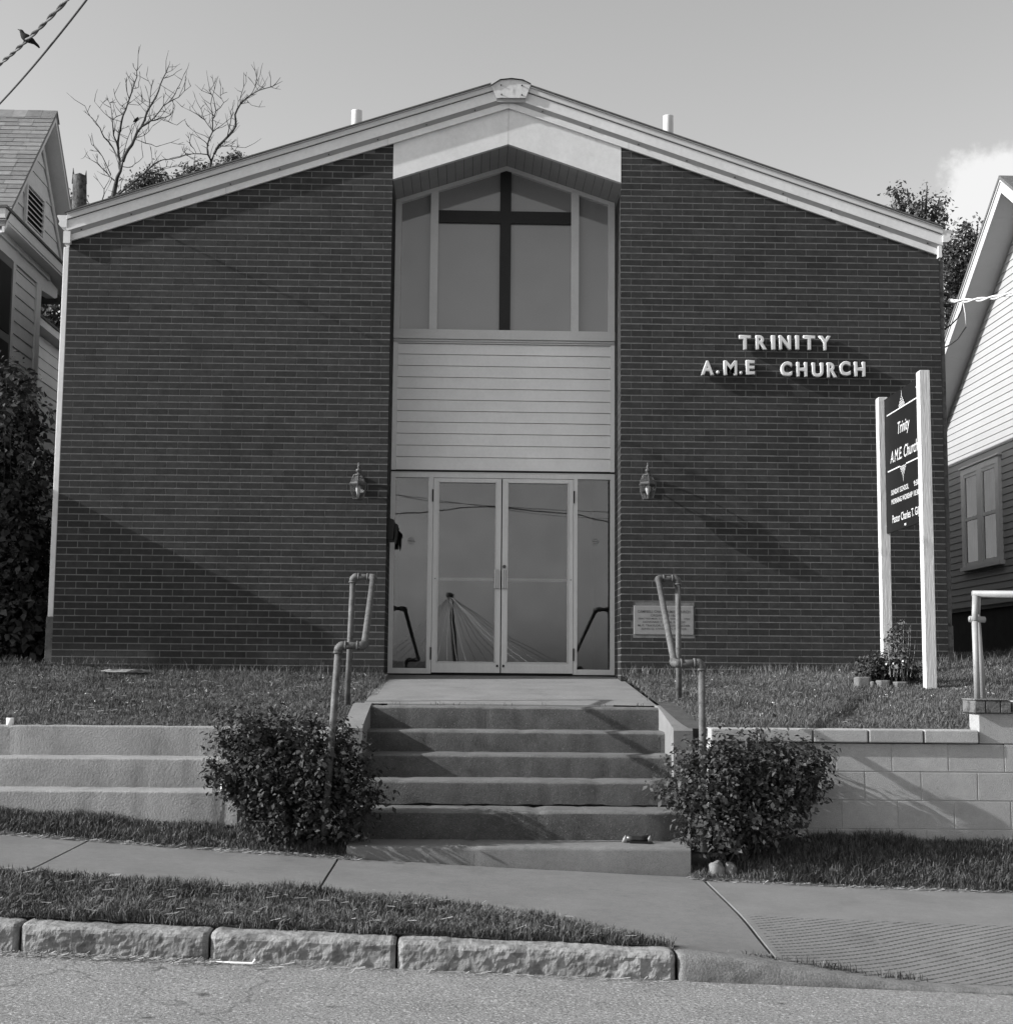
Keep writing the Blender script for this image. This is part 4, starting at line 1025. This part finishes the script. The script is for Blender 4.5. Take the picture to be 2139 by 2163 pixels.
def hv(xs, ys, base, sc=1.2, amp=.5, jit=.35):
    return np.array([base*(1 + amp*nz(a*sc, b*sc, 9) + .3*nz(a*sc*4, b*sc*4, 2)) for a, b in zip(xs, ys)])*RNG.uniform(1 - jit, 1 + jit, len(xs))

# verge beside the kerb
xs, ys = rej(92000, -4.6, 1.05, 7.47, 8.46, lambda a, b: b < ystrip(a) + .03*nz(a*9, b*9) and (b > 7.50 + .03*nz(a*5, 3) or nz(a*6, 7) > .1) and (nz(a*3.3, b*3.3, 4) + .5*nz(a*8, b*8, 2) > -.42 or RNG.random() < .25))
tag(blades('verge_grass', xs, ys, lambda a, b: zwalk(a, b) + .004, hv(xs, ys, .044, 2.6, .7, .55), RNG.uniform(.0025, .006, len(xs)), M_grass2, 1.0), 'long green grass on the verge along the kerb', 'grass')
xs, ys = rej(30000, -4.2, -.70, 9.76, 10.19, lambda a, b: b > 9.785 + .03*nz(a*4, 1) and not (a > -1.55 and b > 10.02 and RNG.random() < .5))
tag(blades('bank_grass', xs, ys, zbankL, hv(xs, ys, .058, 2.4, .6, .5), RNG.uniform(.0035, .007, len(xs)), M_grass2, .8), 'strip of grass below the concrete tiers', 'grass')
xs, ys = rej(40000, 1.50, 4.6, 9.68, 10.19, lambda a, b: b > yfrontR(a) - .02 and not (a < 1.68 and b > 9.95))
tag(blades('bank_grass', xs, ys, zbankR, hv(xs, ys, .062, 2.4, .6, .5), RNG.uniform(.0035, .007, len(xs)), M_grass2, .8), 'strip of grass below the block retaining wall', 'grass')
def zl(a, b): return zlawn(a, b)
def patchy(a, b): return nz(a*1.4, b*1.4, 6) + .6*nz(a*5, b*5, 1) > -.45 or RNG.random() < .4
xs, ys = rej(140000, -5.0, -.80, 10.985, 14.49, lambda a, b: patchy(a, b) and a < -.86 + .05*nz(b*7, 2) + (.06 if RNG.random() < .2 else 0))
tag(blades('lawn_grass', xs, ys, zl, hv(xs, ys, .034, 1.8, .6, .5), RNG.uniform(.0022, .005, len(xs)), M_grass, .95), 'mown lawn between the tiers and the church on the left', 'grass')
xs, ys = rej(170000, 1.50, 6.3, 10.36, 16.5, lambda a, b: patchy(a, b) and (b < 14.49 or a > 4.9) and a > 1.58 + .06*nz(b*7, 2) - (.06 if RNG.random() < .2 else 0) and not (a < 1.70 and b < 12.1))
tag(blades('lawn_grass', xs, ys, zl, hv(xs, ys, .036, 1.8, .6, .5), RNG.uniform(.0022, .005, len(xs)), M_grass, .95), 'mown lawn between the block wall and the church on the right', 'grass')
# taller fringe against the walls
xs = np.concatenate([RNG.uniform(-4.8, OL, 900), RNG.uniform(OR_, 4.9, 1000), RNG.uniform(4.9, 6.2, 700)]); ys = np.concatenate([RNG.uniform(14.3, 14.48, 1900), RNG.uniform(14.2, 16, 700)])
tag(blades('grass_fringe', xs, ys, zl, hv(xs, ys, .095, 3, .6), RNG.uniform(.003, .006, len(xs)), M_grass, .6), 'taller uncut grass along the foot of the brick wall', 'grass')
# dry clippings: gutter, lawn edge, bare patch by the stairs
def straw(name, xs, ys, zf, lab, ln=.035):
    n = len(xs); z = np.array([zf(a, b) for a, b in zip(xs, ys)]) + RNG.uniform(.003, .012, n); P = np.stack([xs, ys, z], 1)
    an = RNG.uniform(0, math.pi, n); d = np.stack([np.cos(an), np.sin(an), RNG.normal(size=n)*.18], 1)*(ln*RNG.uniform(.3, 1.2, n))[:, None]; s = np.stack([-np.sin(an), np.cos(an), np.full(n, .5)], 1)*.0018
    V = np.stack([P - d - s, P + d - s, P + d + s, P - d + s], 1).reshape(-1, 3)
    tag(obj(name, np_mesh(name, V, np.full(n, 4), np.arange(4*n)), M_straw), lab, 'clippings', kind='stuff')
xs = np.concatenate([RNG.uniform(-3.2, -1.2, 2600), RNG.uniform(-1.2, 1.0, 350)]); ys = 7.325 - np.abs(RNG.normal(size=len(xs)))*.055
straw('dry_clippings', xs, ys, lambda a, b: zroad(a, b), 'dry grass clippings swept against the kerb in the gutter')
xs = RNG.uniform(1.5, 3.8, 6000); ys = 9.755 + RNG.normal(size=6000)*.045 + .03*(xs < 2.1)
straw('dry_clippings', xs, ys, lambda a, b: max(zbankR(a, max(b, 9.74)), zwalk(a, b)), 'dry grass along the sidewalk edge below the block wall')
xs = RNG.uniform(-3.8, -.7, 3600); ys = 9.815 + RNG.normal(size=3600)*.03
straw('dry_clippings', xs, ys, lambda a, b: max(zbankL(a, max(b, 9.80)), zwalk(a, b)), 'dry grass along the sidewalk edge below the concrete tiers')
xs = np.concatenate([RNG.uniform(-4.5, -1, 700), RNG.uniform(1.6, 5, 900)]); ys = np.concatenate([RNG.uniform(11, 14.3, 700), RNG.uniform(10.4, 14.3, 900)])
straw('dry_clippings', xs, ys, lambda a, b: zlawn(a, b) + .02, 'dry clippings scattered over the lawns', .022)
xs = np.concatenate([RNG.uniform(-4.5, -1, 90), RNG.uniform(1.8, 5, 60)]); ys = np.concatenate([RNG.uniform(11.2, 14.3, 90), RNG.uniform(10.5, 14.3, 60)])
P = np.stack([xs, ys, np.array([zlawn(a, b) for a, b in zip(xs, ys)]) + .045], 1); P = np.repeat(P, 6, 0) + RNG.normal(size=(len(xs)*6, 3))*.006
o = leaves('clover_blossom', P, .009, M_flower, None); tag(o, 'tiny white clover blossoms dotted over the lawns', 'blossom', kind='stuff')
xs, ys = rej(420, -3.2, .9, 7.52, 8.4, lambda a, b: b < ystrip(a))
straw('dry_clippings', xs, ys, lambda a, b: zwalk(a, b) + .035, 'pale broken blades lying on the verge grass', .03)
# weeds in joints
def tuft(px, py, Y, n, h, label, zf=None):
    p = at(px, py, Y); sx = .02 + .0007*n
    xs = p.x + RNG.normal(size=n)*sx; ys = Y + RNG.normal(size=n)*.012
    f = zf or (lambda a, b: p.z)
    tag(blades('weed_tuft', xs, ys, f, RNG.uniform(.5, 1.2, n)*h, RNG.uniform(.003, .006, n), M_grass2, 1.0, kind=None), label, 'weed', 'weeds in the paving joints')
tuft(1622, 2030, 7.50, 60, .035, 'weed tuft where the drop kerb meets the slanting sidewalk joint', lambda a, b: zwalk(a, b))
tuft(1752, 2055, 7.48, 110, .05, 'dark weed tuft, largest of those along the drop kerb', lambda a, b: zwalk(a, b))
tuft(1895, 2065, 7.47, 80, .05, 'rightmost weed tuft along the drop kerb', lambda a, b: zwalk(a, b))
for k, (px, nn, w_) in enumerate(((840, 10, 'leftmost'), (930, 16, 'second from the left'), (968, 8, 'third from the left'), (1015, 7, 'middle'), (1070, 10, 'fourth from the right'), (1150, 8, 'third from the right'), (1262, 7, 'second from the right'), (1345, 9, 'rightmost'))):
    tuft(px, 1487, 12.03, nn, .045, w_ + ' little weed in the joint at the top of the stairs', lambda a, b: 1.24)

# ------------------------------------------------------------------ shrubs
def shrub(name, lobes, n, size, m, base, label, group=None, stems=9, clump=.09, cat='shrub', leafname='foliage', per=16):
    root = thing(name, label, cat, base, group)
    P, U = clumped(lobes, n, clump, per, base if name == 'shrub' else None)
    keep = P[:, 2] > base[2] + .01
    leaves(leafname, P[keep], size, m, root, U[keep])
    st = MB()
    for k in range(stems):
        c, r = lobes[k % len(lobes)]; u = unit(RNG.normal(size=(1, 3)))[0]; e = Vector(c) + Vector((u[0]*r[0], u[1]*r[1], abs(u[2])*r[2]))*.8
        b0 = Vector(base) + Vector((random.uniform(-.08, .08), random.uniform(-.06, .06), -.05)); mid_ = lerp(b0, e, .5) + Vector((0, 0, .08))
        st.tube([b0, mid_, e], [.008, .005, .002], 5)
    st.build('stems', M_bark, root, True)
    return root
LB = [((-1.30, 10.02, .86), (.42, .30, .34)), ((-1.00, 9.98, .80), (.34, .26, .40)), ((-1.50, 10.0, .90), (.27, .24, .26)), ((-1.47, 10.05, 1.08), (.28, .22, .20)), ((-1.10, 10.05, 1.05), (.36, .22, .18)), ((-1.02, 9.98, .50), (.36, .24, .26)), ((-.80, 9.98, .93), (.15, .14, .11)), ((-.72, 10.0, .70), (.14, .14, .16)), ((-1.33, 9.95, .48), (.24, .18, .16)), ((-1.62, 9.98, .80), (.14, .16, .13))]
shrub('shrub', LB, 17000, .038, M_leafd, (-1.12, 10.1, .36), 'round dark leafy shrub at the foot of the stairs on the left', 'shrubs flanking the stairs', 46)
RB = [((1.82, 9.98, .72), (.46, .22, .34)), ((1.55, 9.95, .80), (.28, .22, .26)), ((2.12, 9.97, .84), (.36, .20, .24)), ((1.90, 9.98, .92), (.40, .22, .20)), ((1.70, 9.92, .48), (.30, .2, .22)), ((2.26, 9.97, .70), (.15, .14, .12)), ((2.28, 9.95, .90), (.20, .15, .13)), ((2.05, 9.93, .52), (.24, .18, .18))]
shrub('shrub', RB, 14500, .039, M_leaf, (1.82, 9.98, .30), 'spreading leafy shrub against the block wall right of the stairs', 'shrubs flanking the stairs', 46)
# tall dark shrub in the gap by the left house
tl = []
for px, py, r in ((25, 800, .20), (62, 850, .24), (20, 880, .3), (80, 905, .14), (50, 960, .32), (95, 985, .12), (30, 1040, .36), (88, 1060, .2), (50, 1130, .42), (95, 1130, .18), (40, 1220, .48), (40, 1310, .5), (10, 1380, .5), (80, 1260, .28), (85, 1340, .28), (-60, 950, .5), (-80, 1100, .6), (-80, 1280, .7)):
    p = at(px - 14, py, 15.05); tl.append((tuple(p), (min(r, max(.08, -4.24 - p.x)), r*.9, r*.85)))
shrub('tall_shrub', tl, 15000, .085, M_leafd, (-4.75, 15.05, 1.5), 'tall dark shrub filling the gap beside the left house', None, 14, .11)
# plant bed by the sign
bl = [(tuple(at(px, py, 13.15)), (r, r*.9, r*.8)) for px, py, r in ((1835, 1408, .12), (1862, 1400, .13), (1880, 1420, .14), (1905, 1415, .13), (1850, 1425, .1), (1925, 1425, .08))]
shrub('bedding_plant', bl, 2600, .035, M_leafd, (3.75, 13.15, 1.40), 'low dark bedding plants round the far sign post', None, 8, .05)
fl = [(tuple(at(px, py, 13.05)), (r, r*.8, r*1.1)) for px, py, r in ((1885, 1335, .05), (1890, 1358, .07), (1895, 1380, .085), (1900, 1400, .09), (1880, 1395, .06), (1908, 1320, .03))]
fr_ = shrub('flowering_plant', fl, 1300, .036, mat('flower_leaf', .09, .5, .2, 6, rand=.5, trans=.2), (3.88, 13.05, 1.40), 'upright flowering plant between the two sign posts', None, 8, .045, 'plant')
P, U = clumped(fl[1:5], 260, .03, 6); leaves('blossom', P, .026, M_flower, fr_, U)
for k in range(7):
    p = at(1880 + k*7, 1430, 13.0); q = at(1872 + k*11 + random.uniform(-6, 6), 1318 + random.uniform(0, 40), 13.0)
    MB().tube([p, lerp(p, q, .6) + Vector((.01, 0, 0)), q], [.002, .0018, .001], 4).build('grass_stalk', M_straw, fr_)

# ------------------------------------------------------------------ bed edging, stones, litter
for k, (px0, px1, pt, pb, lab) in enumerate(((1806, 1844, 1425, 1443, 'leftmost angled concrete edging block of the plant bed'), (1838, 1850, 1434, 1447, 'narrow concrete edging block, second from the left'), (1852, 1884, 1432, 1450, 'concrete edging block, third from the left, before the flowering plant'), (1888, 1921, 1435, 1455, 'rightmost concrete edging block of the plant bed'))):
    Yk = 13.0 - .03*k; a, b = at(px0, pb, Yk), at(px1, pt, Yk)
    w = b.x - a.x; x0 = a.x; zt = b.z - .022; ch = min(.03, w*.25)
    o = MB().prism([(x0 + ch, Yk), (x0 + w - ch, Yk), (x0 + w, Yk + .05), (x0 + w - ch*.5, Yk + .10), (x0 + ch*.5, Yk + .10), (x0, Yk + .05)], 'z', 1.30, zt).build('edging_block', mat('edging_concrete', .13, .95, .25, 9, bump=.5, bscale=70), None, bevel=.012)
    tag(o, lab, 'edging block', 'edging blocks of the plant bed')
def rock(name, c, r, m, label, seed, flat=1):
    bm = bmesh.new(); bmesh.ops.create_icosphere(bm, subdivisions=3, radius=1)
    for v in bm.verts:
        k = 1 + .28*nz(v.co.x*1.3+seed, v.co.y*1.3, v.co.z*1.3) + .10*nz(v.co.x*4+seed, v.co.y*4, v.co.z*4)
        v.co = Vector((v.co.x*r[0]*k, v.co.y*r[1]*k, clamp(v.co.z*k, -1, flat)*r[2]))
    me = bpy.data.meshes.new(name); bm.to_mesh(me); bm.free(); me.shade_smooth()
    try: me.set_sharp_from_angle(angle=math.radians(30))
    except Exception: pass
    o = obj(name, me, m, None, loc=c); tag(o, label, 'stone')
p = at(1513, 1772, 9.86); rock('stone', (p.x, 9.86, zback(p.x) + .05), (.055, .05, .065), M_stonew, 'pale rough stone at the foot of the right shrub, left of two', 3)
p = at(1540, 1770, 9.88); rock('stone', (p.x, 9.88, zback(p.x) + .05), (.045, .05, .055), M_stonew, 'smaller pale stone at the foot of the right shrub, right of two', 8)
rock('flat_stone', (-3.29, 14.02, zlawn(-3.29, 14.02) + .03), (.20, .13, .035), M_stonew, 'flat pale stone slab lying in the left lawn by the wall', 5, .5)
# crushed can on the bottom step
cn = thing('crushed_can', 'dark crushed can with pale ends lying on the lowest tread', 'can', (at(1346, 1770, 10.12).x, 10.12, .349))
cxx = cn.location.x; zc = .349 + .028
def cyl(x0, x1, r0, r1, m, name):
    o = MB().tube([(cxx + x0, 10.12, zc), (cxx + lerp(x0, x1, .3), 10.118, zc - .003), (cxx + lerp(x0, x1, .6), 10.12, zc - .005), (cxx + x1, 10.12, zc)], [r0, r0*.92, r1*.9, r1], 14).build(name, m, cn, True)
cyl(-.075, .075, .027, .025, mat('can_print', .02, .35, .4, 30, spec=.5), 'body'); cyl(-.094, -.075, .027, .027, M_pipelt, 'end'); cyl(.075, .092, .026, .025, M_pipelt, 'end')
MB().prism([(cxx - .06, 10.06), (cxx + .10, 10.06), (cxx + .08, 10.10), (cxx - .05, 10.10)], 'z', .352, .360).build('torn_flap', M_black, cn)
# white plastic strip in the gutter
a, b = at(441, 2026, 7.27), at(538, 2033, 7.25)
zr = zroad(a.x, 7.26) + .006
MB().tube([(a.x, 7.285, zr + .004), (lerp(a.x, b.x, .5), 7.27, zr), (b.x - .012, 7.255, zr), (b.x, 7.265, zr + .018)], [.003, .0062, .0065, .006], 6).build('plastic_strip', M_pvc)
tag(bpy.data.objects['plastic_strip'], 'thin white plastic strip lying in the gutter at the kerb', 'litter')

# ------------------------------------------------------------------ bare trees behind the church
SC = 700/1911.0
def bare_tree(Y, lines, ground, label, wob):
    root = thing('bare_tree', label, 'tree', (at(lines[0][1][0][0]*SC, lines[0][1][0][1]*SC, Y).x, Y, ground), 'bare trees behind the roof')
    def P3(q, k): p = at(q[0]*SC, q[1]*SC, Y); dy = wob*nz(q[0]*.006+k, q[1]*.006, k*1.7); return at(q[0]*SC, q[1]*SC, Y + dy)
    br = MB(); trunk = MB()
    for i, (r, pts) in enumerate(lines):
        r *= .5
        V = [P3(q, 0 if i == 0 else (i*.37)) if j else P3(q, 0) for j, q in enumerate(pts)]
        if i and len(V) > 1: V[0] = P3(pts[0], 0)
        fine = []
        for j in range(len(V)-1):
            for t in (0, .5): 
                v = lerp(V[j], V[j+1], t); fine.append(v + Vector((random.uniform(-1, 1), 0, random.uniform(-1, 1)))*.018 if t else v)
        fine.append(V[-1]); m = len(fine)
        rr = [lerp(r, max(r*.25, .0045), j/(m-1)) for j in range(m)]
        if i == 0:
            g = Vector((V[0].x, Y, ground - .2)); trunk.tube([g, lerp(g, V[0], .6) + Vector((.1, 0, 0))] + fine, [r*1.8, r*1.3] + rr, 8)
        else: br.tube(fine, rr, 6)
        if i:
            for j in range(1, m):
                for _ in range(2 if r > .012 else 1):
                    if random.random() < .75:
                        d = (fine[j] - fine[j-1]).normalized(); sd = Vector((random.uniform(-1, 1), random.uniform(-.8, .8), random.uniform(-.4, 1))).normalized()
                        dd = (d*.7 + sd*.8).normalized(); l = random.uniform(.10, .42)
                        q = fine[j] + dd*l*.55 + Vector((0, 0, .02)); e = q + (dd + Vector((random.uniform(-.4, .4), 0, .3))).normalized()*l*.5
                        br.tube([fine[j], q, e], [.0065, .005, .003], 4)
                        if random.random() < .5: br.tube([q, q + (dd*.4 + Vector((random.uniform(-.7, .7), 0, .5))).normalized()*l*.4], [.006, .004], 4)
    trunk.build('trunk', M_deadwood, root, True); br.build('branches', M_deadwood, root, True)
T1 = [(.115, [(650,1150),(668,1060),(695,985),(708,930)]),
 (.06, [(695,985),(690,920),(682,860),(685,780),(700,700),(725,630),(745,570),(765,510),(790,440),(795,380)]),
 (.04, [(690,920),(650,850),(600,790),(578,740),(520,670),(490,610)]), (.035, [(682,860),(655,780),(648,700),(640,620),(635,590)]),
 (.02, [(648,690),(600,650),(545,585)]), (.02, [(648,690),(700,660),(740,600)]), (.02, [(725,630),(690,600),(665,560),(655,510)]),
 (.018, [(745,570),(730,500),(720,450)]), (.018, [(765,510),(800,500),(808,450)]), (.015, [(745,600),(800,605),(840,580)]),
 (.07, [(708,930),(740,860),(775,800),(815,730),(845,650),(880,590),(915,520),(940,450),(970,385)]),
 (.04, [(815,730),(870,695),(920,680),(985,660),(1010,610)]), (.03, [(870,695),(920,640),(970,590),(1030,560),(1100,495)]),
 (.022, [(970,590),(1010,540),(1035,490),(1060,430)]), (.016, [(940,450),(1000,430),(1050,395)]), (.02, [(858,625),(865,560),(872,495),(845,435)]),
 (.022, [(775,800),(840,825),(900,845),(985,820)]), (.02, [(920,680),(970,700),(1020,720)]), (.02, [(775,800),(830,780),(880,725)]), (.018, [(700,930),(735,800),(760,720),(800,680)]),
 (.045, [(668,1130),(720,1090),(770,1050),(830,1000),(880,950),(940,920),(1040,905),(1100,890)]), (.02, [(830,1000),(900,990),(960,960),(1030,960)]), (.016, [(880,950),(930,985),(980,1040)]),
 (.03, [(660,1040),(620,1000),(560,940),(490,900)]), (.022, [(640,1010),(590,900),(540,840),(525,820)]), (.018, [(708,960),(760,960),(800,930),(825,905)]), (.025, [(590,1150),(600,1090),(630,1040)])]
T2 = [(.085, [(1212,985),(1218,930),(1235,885)]),
 (.045, [(1218,930),(1198,890),(1200,820),(1225,760),(1225,690),(1245,640),(1230,560),(1210,520)]), (.025, [(1225,750),(1180,690),(1140,660),(1050,615)]),
 (.018, [(1180,690),(1160,630),(1125,560)]), (.018, [(1225,690),(1215,600),(1235,520),(1232,480)]), (.018, [(1245,640),(1290,590),(1270,550),(1310,530)]),
 (.02, [(1210,800),(1150,770),(1100,740),(1070,710)]), (.018, [(1205,840),(1160,800),(1090,770)]), (.025, [(1195,890),(1120,885),(1040,900),(960,920)]),
 (.014, [(1125,890),(1115,980)]), (.014, [(1130,880),(1100,840),(1075,810)]),
 (.06, [(1235,885),(1260,840),(1310,790),(1360,725),(1355,660),(1385,600),(1440,550),(1490,520),(1560,500),(1590,480)]),
 (.018, [(1440,550),(1470,500),(1500,430)]), (.02, [(1385,600),(1395,530),(1420,470)]), (.022, [(1310,790),(1330,700),(1330,640),(1350,600)]),
 (.022, [(1260,840),(1330,840),(1415,850)]), (.014, [(1330,840),(1380,890)]), (.014, [(1385,600),(1430,590),(1450,605)]), (.014, [(1490,520),(1530,490),(1525,470)]), (.022, [(1225,760),(1280,720),(1330,680)])]
bare_tree(29.0, T1, 1.6, 'larger leafless tree behind the left slope of the church roof', 1.6)
bare_tree(30.0, T2, 1.6, 'smaller leafless tree right of the larger one behind the church roof', 1.4)
# broken-off trunk
p0, p1 = at(178, 470, 23.0), at(169, 372, 23.0); bt = thing('broken_trunk', 'broken-off bare trunk standing between the left house and the church', 'tree trunk', (p0.x, 23, 1.6))
tb = MB(); n = 14; ring = []
for k in range(9):
    t = k/8; c = lerp(Vector((p0.x + .1, 23, 1.4)), Vector((p1.x, 23, p1.z)), t); R = lerp(.26, .115, t)
    for j in range(n):
        an = 2*math.pi*j/n; q = 1 + .30*nz(math.cos(an)*4, math.sin(an)*4, t*9)*.6 + .16*nz(math.cos(an)*1.5, math.sin(an)*1.5, t*6)
        dz = .16*nz(j*1.7, 3) + .05*nz(j*4.1, 8) if k == 8 else 0
        tb.v.append((c.x + R*q*math.cos(an), c.y + R*q*math.sin(an), c.z + dz))
for k in range(8):
    for j in range(n): tb.f.append((k*n+j, k*n+(j+1) % n, (k+1)*n+(j+1) % n, (k+1)*n+j))
tb.f.append(tuple(8*n + j for j in range(n))); tb.build('trunk', M_bark, bt, True)
for dx, h in ((-.10, .14), (.085, .10), (.02, .05)): MB().tube([(p1.x + dx, 23, p1.z - .12), (p1.x + dx*1.15, 23, p1.z + h)], [.035, .004], 5).build('splinter', M_bark, bt)

def leafy_tree(Y, lobes, n, size, label, group='leafy trees behind the buildings', m=None):
    L = [(tuple(at(px, py, Y)), (r, r, r*1.05)) for px, py, r in lobes]
    cx = sum(l[0][0] for l in L)/len(L); zb = min(l[0][2] for l in L)
    root = thing('leafy_tree', label, 'tree', (cx, Y, 1.6), group)
    P, U = clumped(L, n, size*1.9, 10); leaves('crown', P, size, m or M_tleaf, root, U)
    t = MB().tube([(cx, Y, 1.3), (cx + .1, Y, lerp(1.6, zb, .6)), (cx, Y, zb)], [.18, .14, .09], 8)
    for c, r in L: t.tube([(cx, Y, zb - .3), lerp(Vector((cx, Y, zb)), Vector(c), .6), (c[0], c[1], c[2] + r[2]*.6)], [.07, .04, .012], 5)
    t.build('trunk', M_bark, root, True)
leafy_tree(30, [(1888, 402, .14), (1902, 425, .22), (1925, 440, .26), (1915, 405, .12), (1948, 425, .2), (1958, 400, .14), (1972, 445, .2), (1985, 420, .1), (1990, 460, .14), (1935, 475, .35), (1965, 490, .35), (1900, 470, .3), (1970, 560, .6)], 4000, .085, 'leafy treetop rising behind the right end of the church roof')
leafy_tree(27, [(2005, 500, .12), (1998, 530, .18), (2040, 475, .13), (2032, 500, .2), (2050, 510, .2), (2020, 545, .28), (2000, 590, .32), (2035, 580, .34), (2060, 530, .25), (2065, 480, .1), (2005, 650, .4), (2030, 650, .4), (2000, 720, .4), (2010, 800, .45)], 6500, .085, 'leafy tree filling the gap between the church and the right house')
leafy_tree(33, [(285, 400, .22), (305, 388, .25), (325, 378, .24), (345, 392, .22), (270, 420, .25)], 1800, .09, 'low leafy treetop under the larger leafless tree')
leafy_tree(34, [(388, 382, .18), (402, 362, .16), (420, 368, .15), (436, 358, .14)], 1100, .09, 'leafy treetop between the two leafless trees')
leafy_tree(34, [(470, 347, .12), (492, 338, .14), (505, 340, .1)], 600, .09, 'tiny leafy tip right of the smaller leafless tree')
leafy_tree(24, [(95, 640, .3), (118, 660, .35), (100, 690, .35), (125, 700, .3), (60, 700, .6), (100, 780, .7)], 3400, .09, 'dark leafy tree behind the left house above its rear wing', m=M_leafd)
leafy_tree(26, [(152, 425, .14), (160, 445, .2), (148, 460, .2)], 700, .08, 'small leafy tip beside the broken-off trunk')

# ------------------------------------------------------------------ birds and wires
def bird(spine, Y, label, k=1/9.555, o=(0, 0)):
    V = [at(o[0] + x*k, o[1] + y*k, Y) for x, y, r in spine]; sc = Y/F_PX*k
    me = MB().tube(V, [max(r*sc, .0006) for x, y, r in spine], 12)
    ob = me.build('bird', M_bird, None, True); return tag(ob, label, 'bird')
YB = 11.35
bird([(795, 958, 16), (760, 915, 28), (700, 862, 36), (650, 825, 60), (590, 790, 78), (530, 757, 86), (485, 722, 74), (460, 688, 56), (447, 655, 45), (430, 625, 40), (412, 608, 28), (398, 602, 14), (375, 592, 9), (352, 580, 3)], YB + .08, 'black bird with upturned bill perched on the twisted overhead cable')
bird([(768, 703, 2), (776, 697, 7), (784, 690, 9), (791, 682, 7), (795, 676, 4), (797, 672, 1)], 28.7, 'tiny dark bird perched in the larger leafless tree', SC)
pa, pm, pb = at(0, 134, 12.6), at(60, 81, YB), at(140, 0, 9.7)
def quadc(t): return pa*((t-.5)*(t-1)*2) + pm*(-4*t*(t-1)) + pb*(2*t*(t-.5))
cab = thing('twisted_cable', 'dark twisted overhead cable crossing the top left corner under the bird', 'cable', tuple(pm))
path = [quadc(t) for t in np.linspace(-.9, 1.8, 240)]
for ph_ in range(2):
    pts = []
    for i, p in enumerate(path):
        t = (path[min(i+1, 239)] - path[max(i-1, 0)]).normalized(); a = t.orthogonal().normalized(); b = t.cross(a); w = i*.30 + ph_*math.pi
        pts.append(p + (a*math.cos(w) + b*math.sin(w))*.009)
    MB().tube(pts, .0095, 6).build('strand', M_cable if ph_ else mat('cable_grey', .10, .6, .2, 30), cab, True)
MB().tube([path[0] + (path[-1] - path[0])*t for t in (0, 1)], .003, 5)
qa, qb = at(0, 218, 13.0), at(182, 0, 10.2)
tag(MB().tube([lerp(qa, qb, t) + Vector((0, 0, .10*((t-.5)**2 - .25))) for t in np.linspace(-.8, 2.2, 30)], .0085, 8).build('overhead_wire', M_cable, None, True), 'thin straight overhead wire below the bird cable at top left', 'wire')
# service drop at the right corner of the church
sd_ = thing('service_cable', 'pale twisted service cable tied to the right corner of the church', 'cable', (4.92, 14.6, 5.42))
P0, P1 = at(2010, 636, 14.55), at(2139, 624, 13.7)
for ph_ in range(2):
    pts = []
    for i in range(90):
        t = i/40; p = lerp(P0, P1, t) + Vector((0, 0, .05*t*t - .03*math.sin(t*1.5))); w = t*13 + ph_*math.pi
        pts.append(p + Vector((math.sin(w)*.010, 0, math.cos(w)*.014)))
    MB().tube(pts, .010, 6).build('strand', M_cablelt, sd_, True)
MB().tube([at(2003, 633, 14.55), at(2020, 638, 14.5)], .022, 8).build('tape_wrap', M_cablelt, sd_, True)
MB().tube([(4.84, 14.56, 5.46), (4.93, 14.55, 5.45), at(2003, 634, 14.55)], .022, 8).build('bracket', M_black, sd_, True)
MB().tube([(4.84, 14.56, 5.34), (4.95, 14.55, 5.335)], .020, 8).build('insulator', M_black, sd_, True)
MB().tube([at(2034, 637, 14.4), at(2030, 655, 14.45), at(2022, 672, 14.5), at(2008, 686, 14.55), at(1992, 697, 14.62)], .008, 6).build('drip_loop', M_cable, sd_, True)
MB().tube([at(2040, 690, 14.4), at(2022, 716, 14.45), at(2006, 728, 14.5), at(1988, 737, 14.6)], .007, 6).build('drip_loop', M_cable, sd_, True)
MB().tube([at(2034, 640, 14.4), at(2038, 662, 14.4), at(2040, 686, 14.4)], .005, 6).build('tie_wire', M_cablelt, sd_, True)

# ------------------------------------------------------------------ across the street: what the glass doors mirror
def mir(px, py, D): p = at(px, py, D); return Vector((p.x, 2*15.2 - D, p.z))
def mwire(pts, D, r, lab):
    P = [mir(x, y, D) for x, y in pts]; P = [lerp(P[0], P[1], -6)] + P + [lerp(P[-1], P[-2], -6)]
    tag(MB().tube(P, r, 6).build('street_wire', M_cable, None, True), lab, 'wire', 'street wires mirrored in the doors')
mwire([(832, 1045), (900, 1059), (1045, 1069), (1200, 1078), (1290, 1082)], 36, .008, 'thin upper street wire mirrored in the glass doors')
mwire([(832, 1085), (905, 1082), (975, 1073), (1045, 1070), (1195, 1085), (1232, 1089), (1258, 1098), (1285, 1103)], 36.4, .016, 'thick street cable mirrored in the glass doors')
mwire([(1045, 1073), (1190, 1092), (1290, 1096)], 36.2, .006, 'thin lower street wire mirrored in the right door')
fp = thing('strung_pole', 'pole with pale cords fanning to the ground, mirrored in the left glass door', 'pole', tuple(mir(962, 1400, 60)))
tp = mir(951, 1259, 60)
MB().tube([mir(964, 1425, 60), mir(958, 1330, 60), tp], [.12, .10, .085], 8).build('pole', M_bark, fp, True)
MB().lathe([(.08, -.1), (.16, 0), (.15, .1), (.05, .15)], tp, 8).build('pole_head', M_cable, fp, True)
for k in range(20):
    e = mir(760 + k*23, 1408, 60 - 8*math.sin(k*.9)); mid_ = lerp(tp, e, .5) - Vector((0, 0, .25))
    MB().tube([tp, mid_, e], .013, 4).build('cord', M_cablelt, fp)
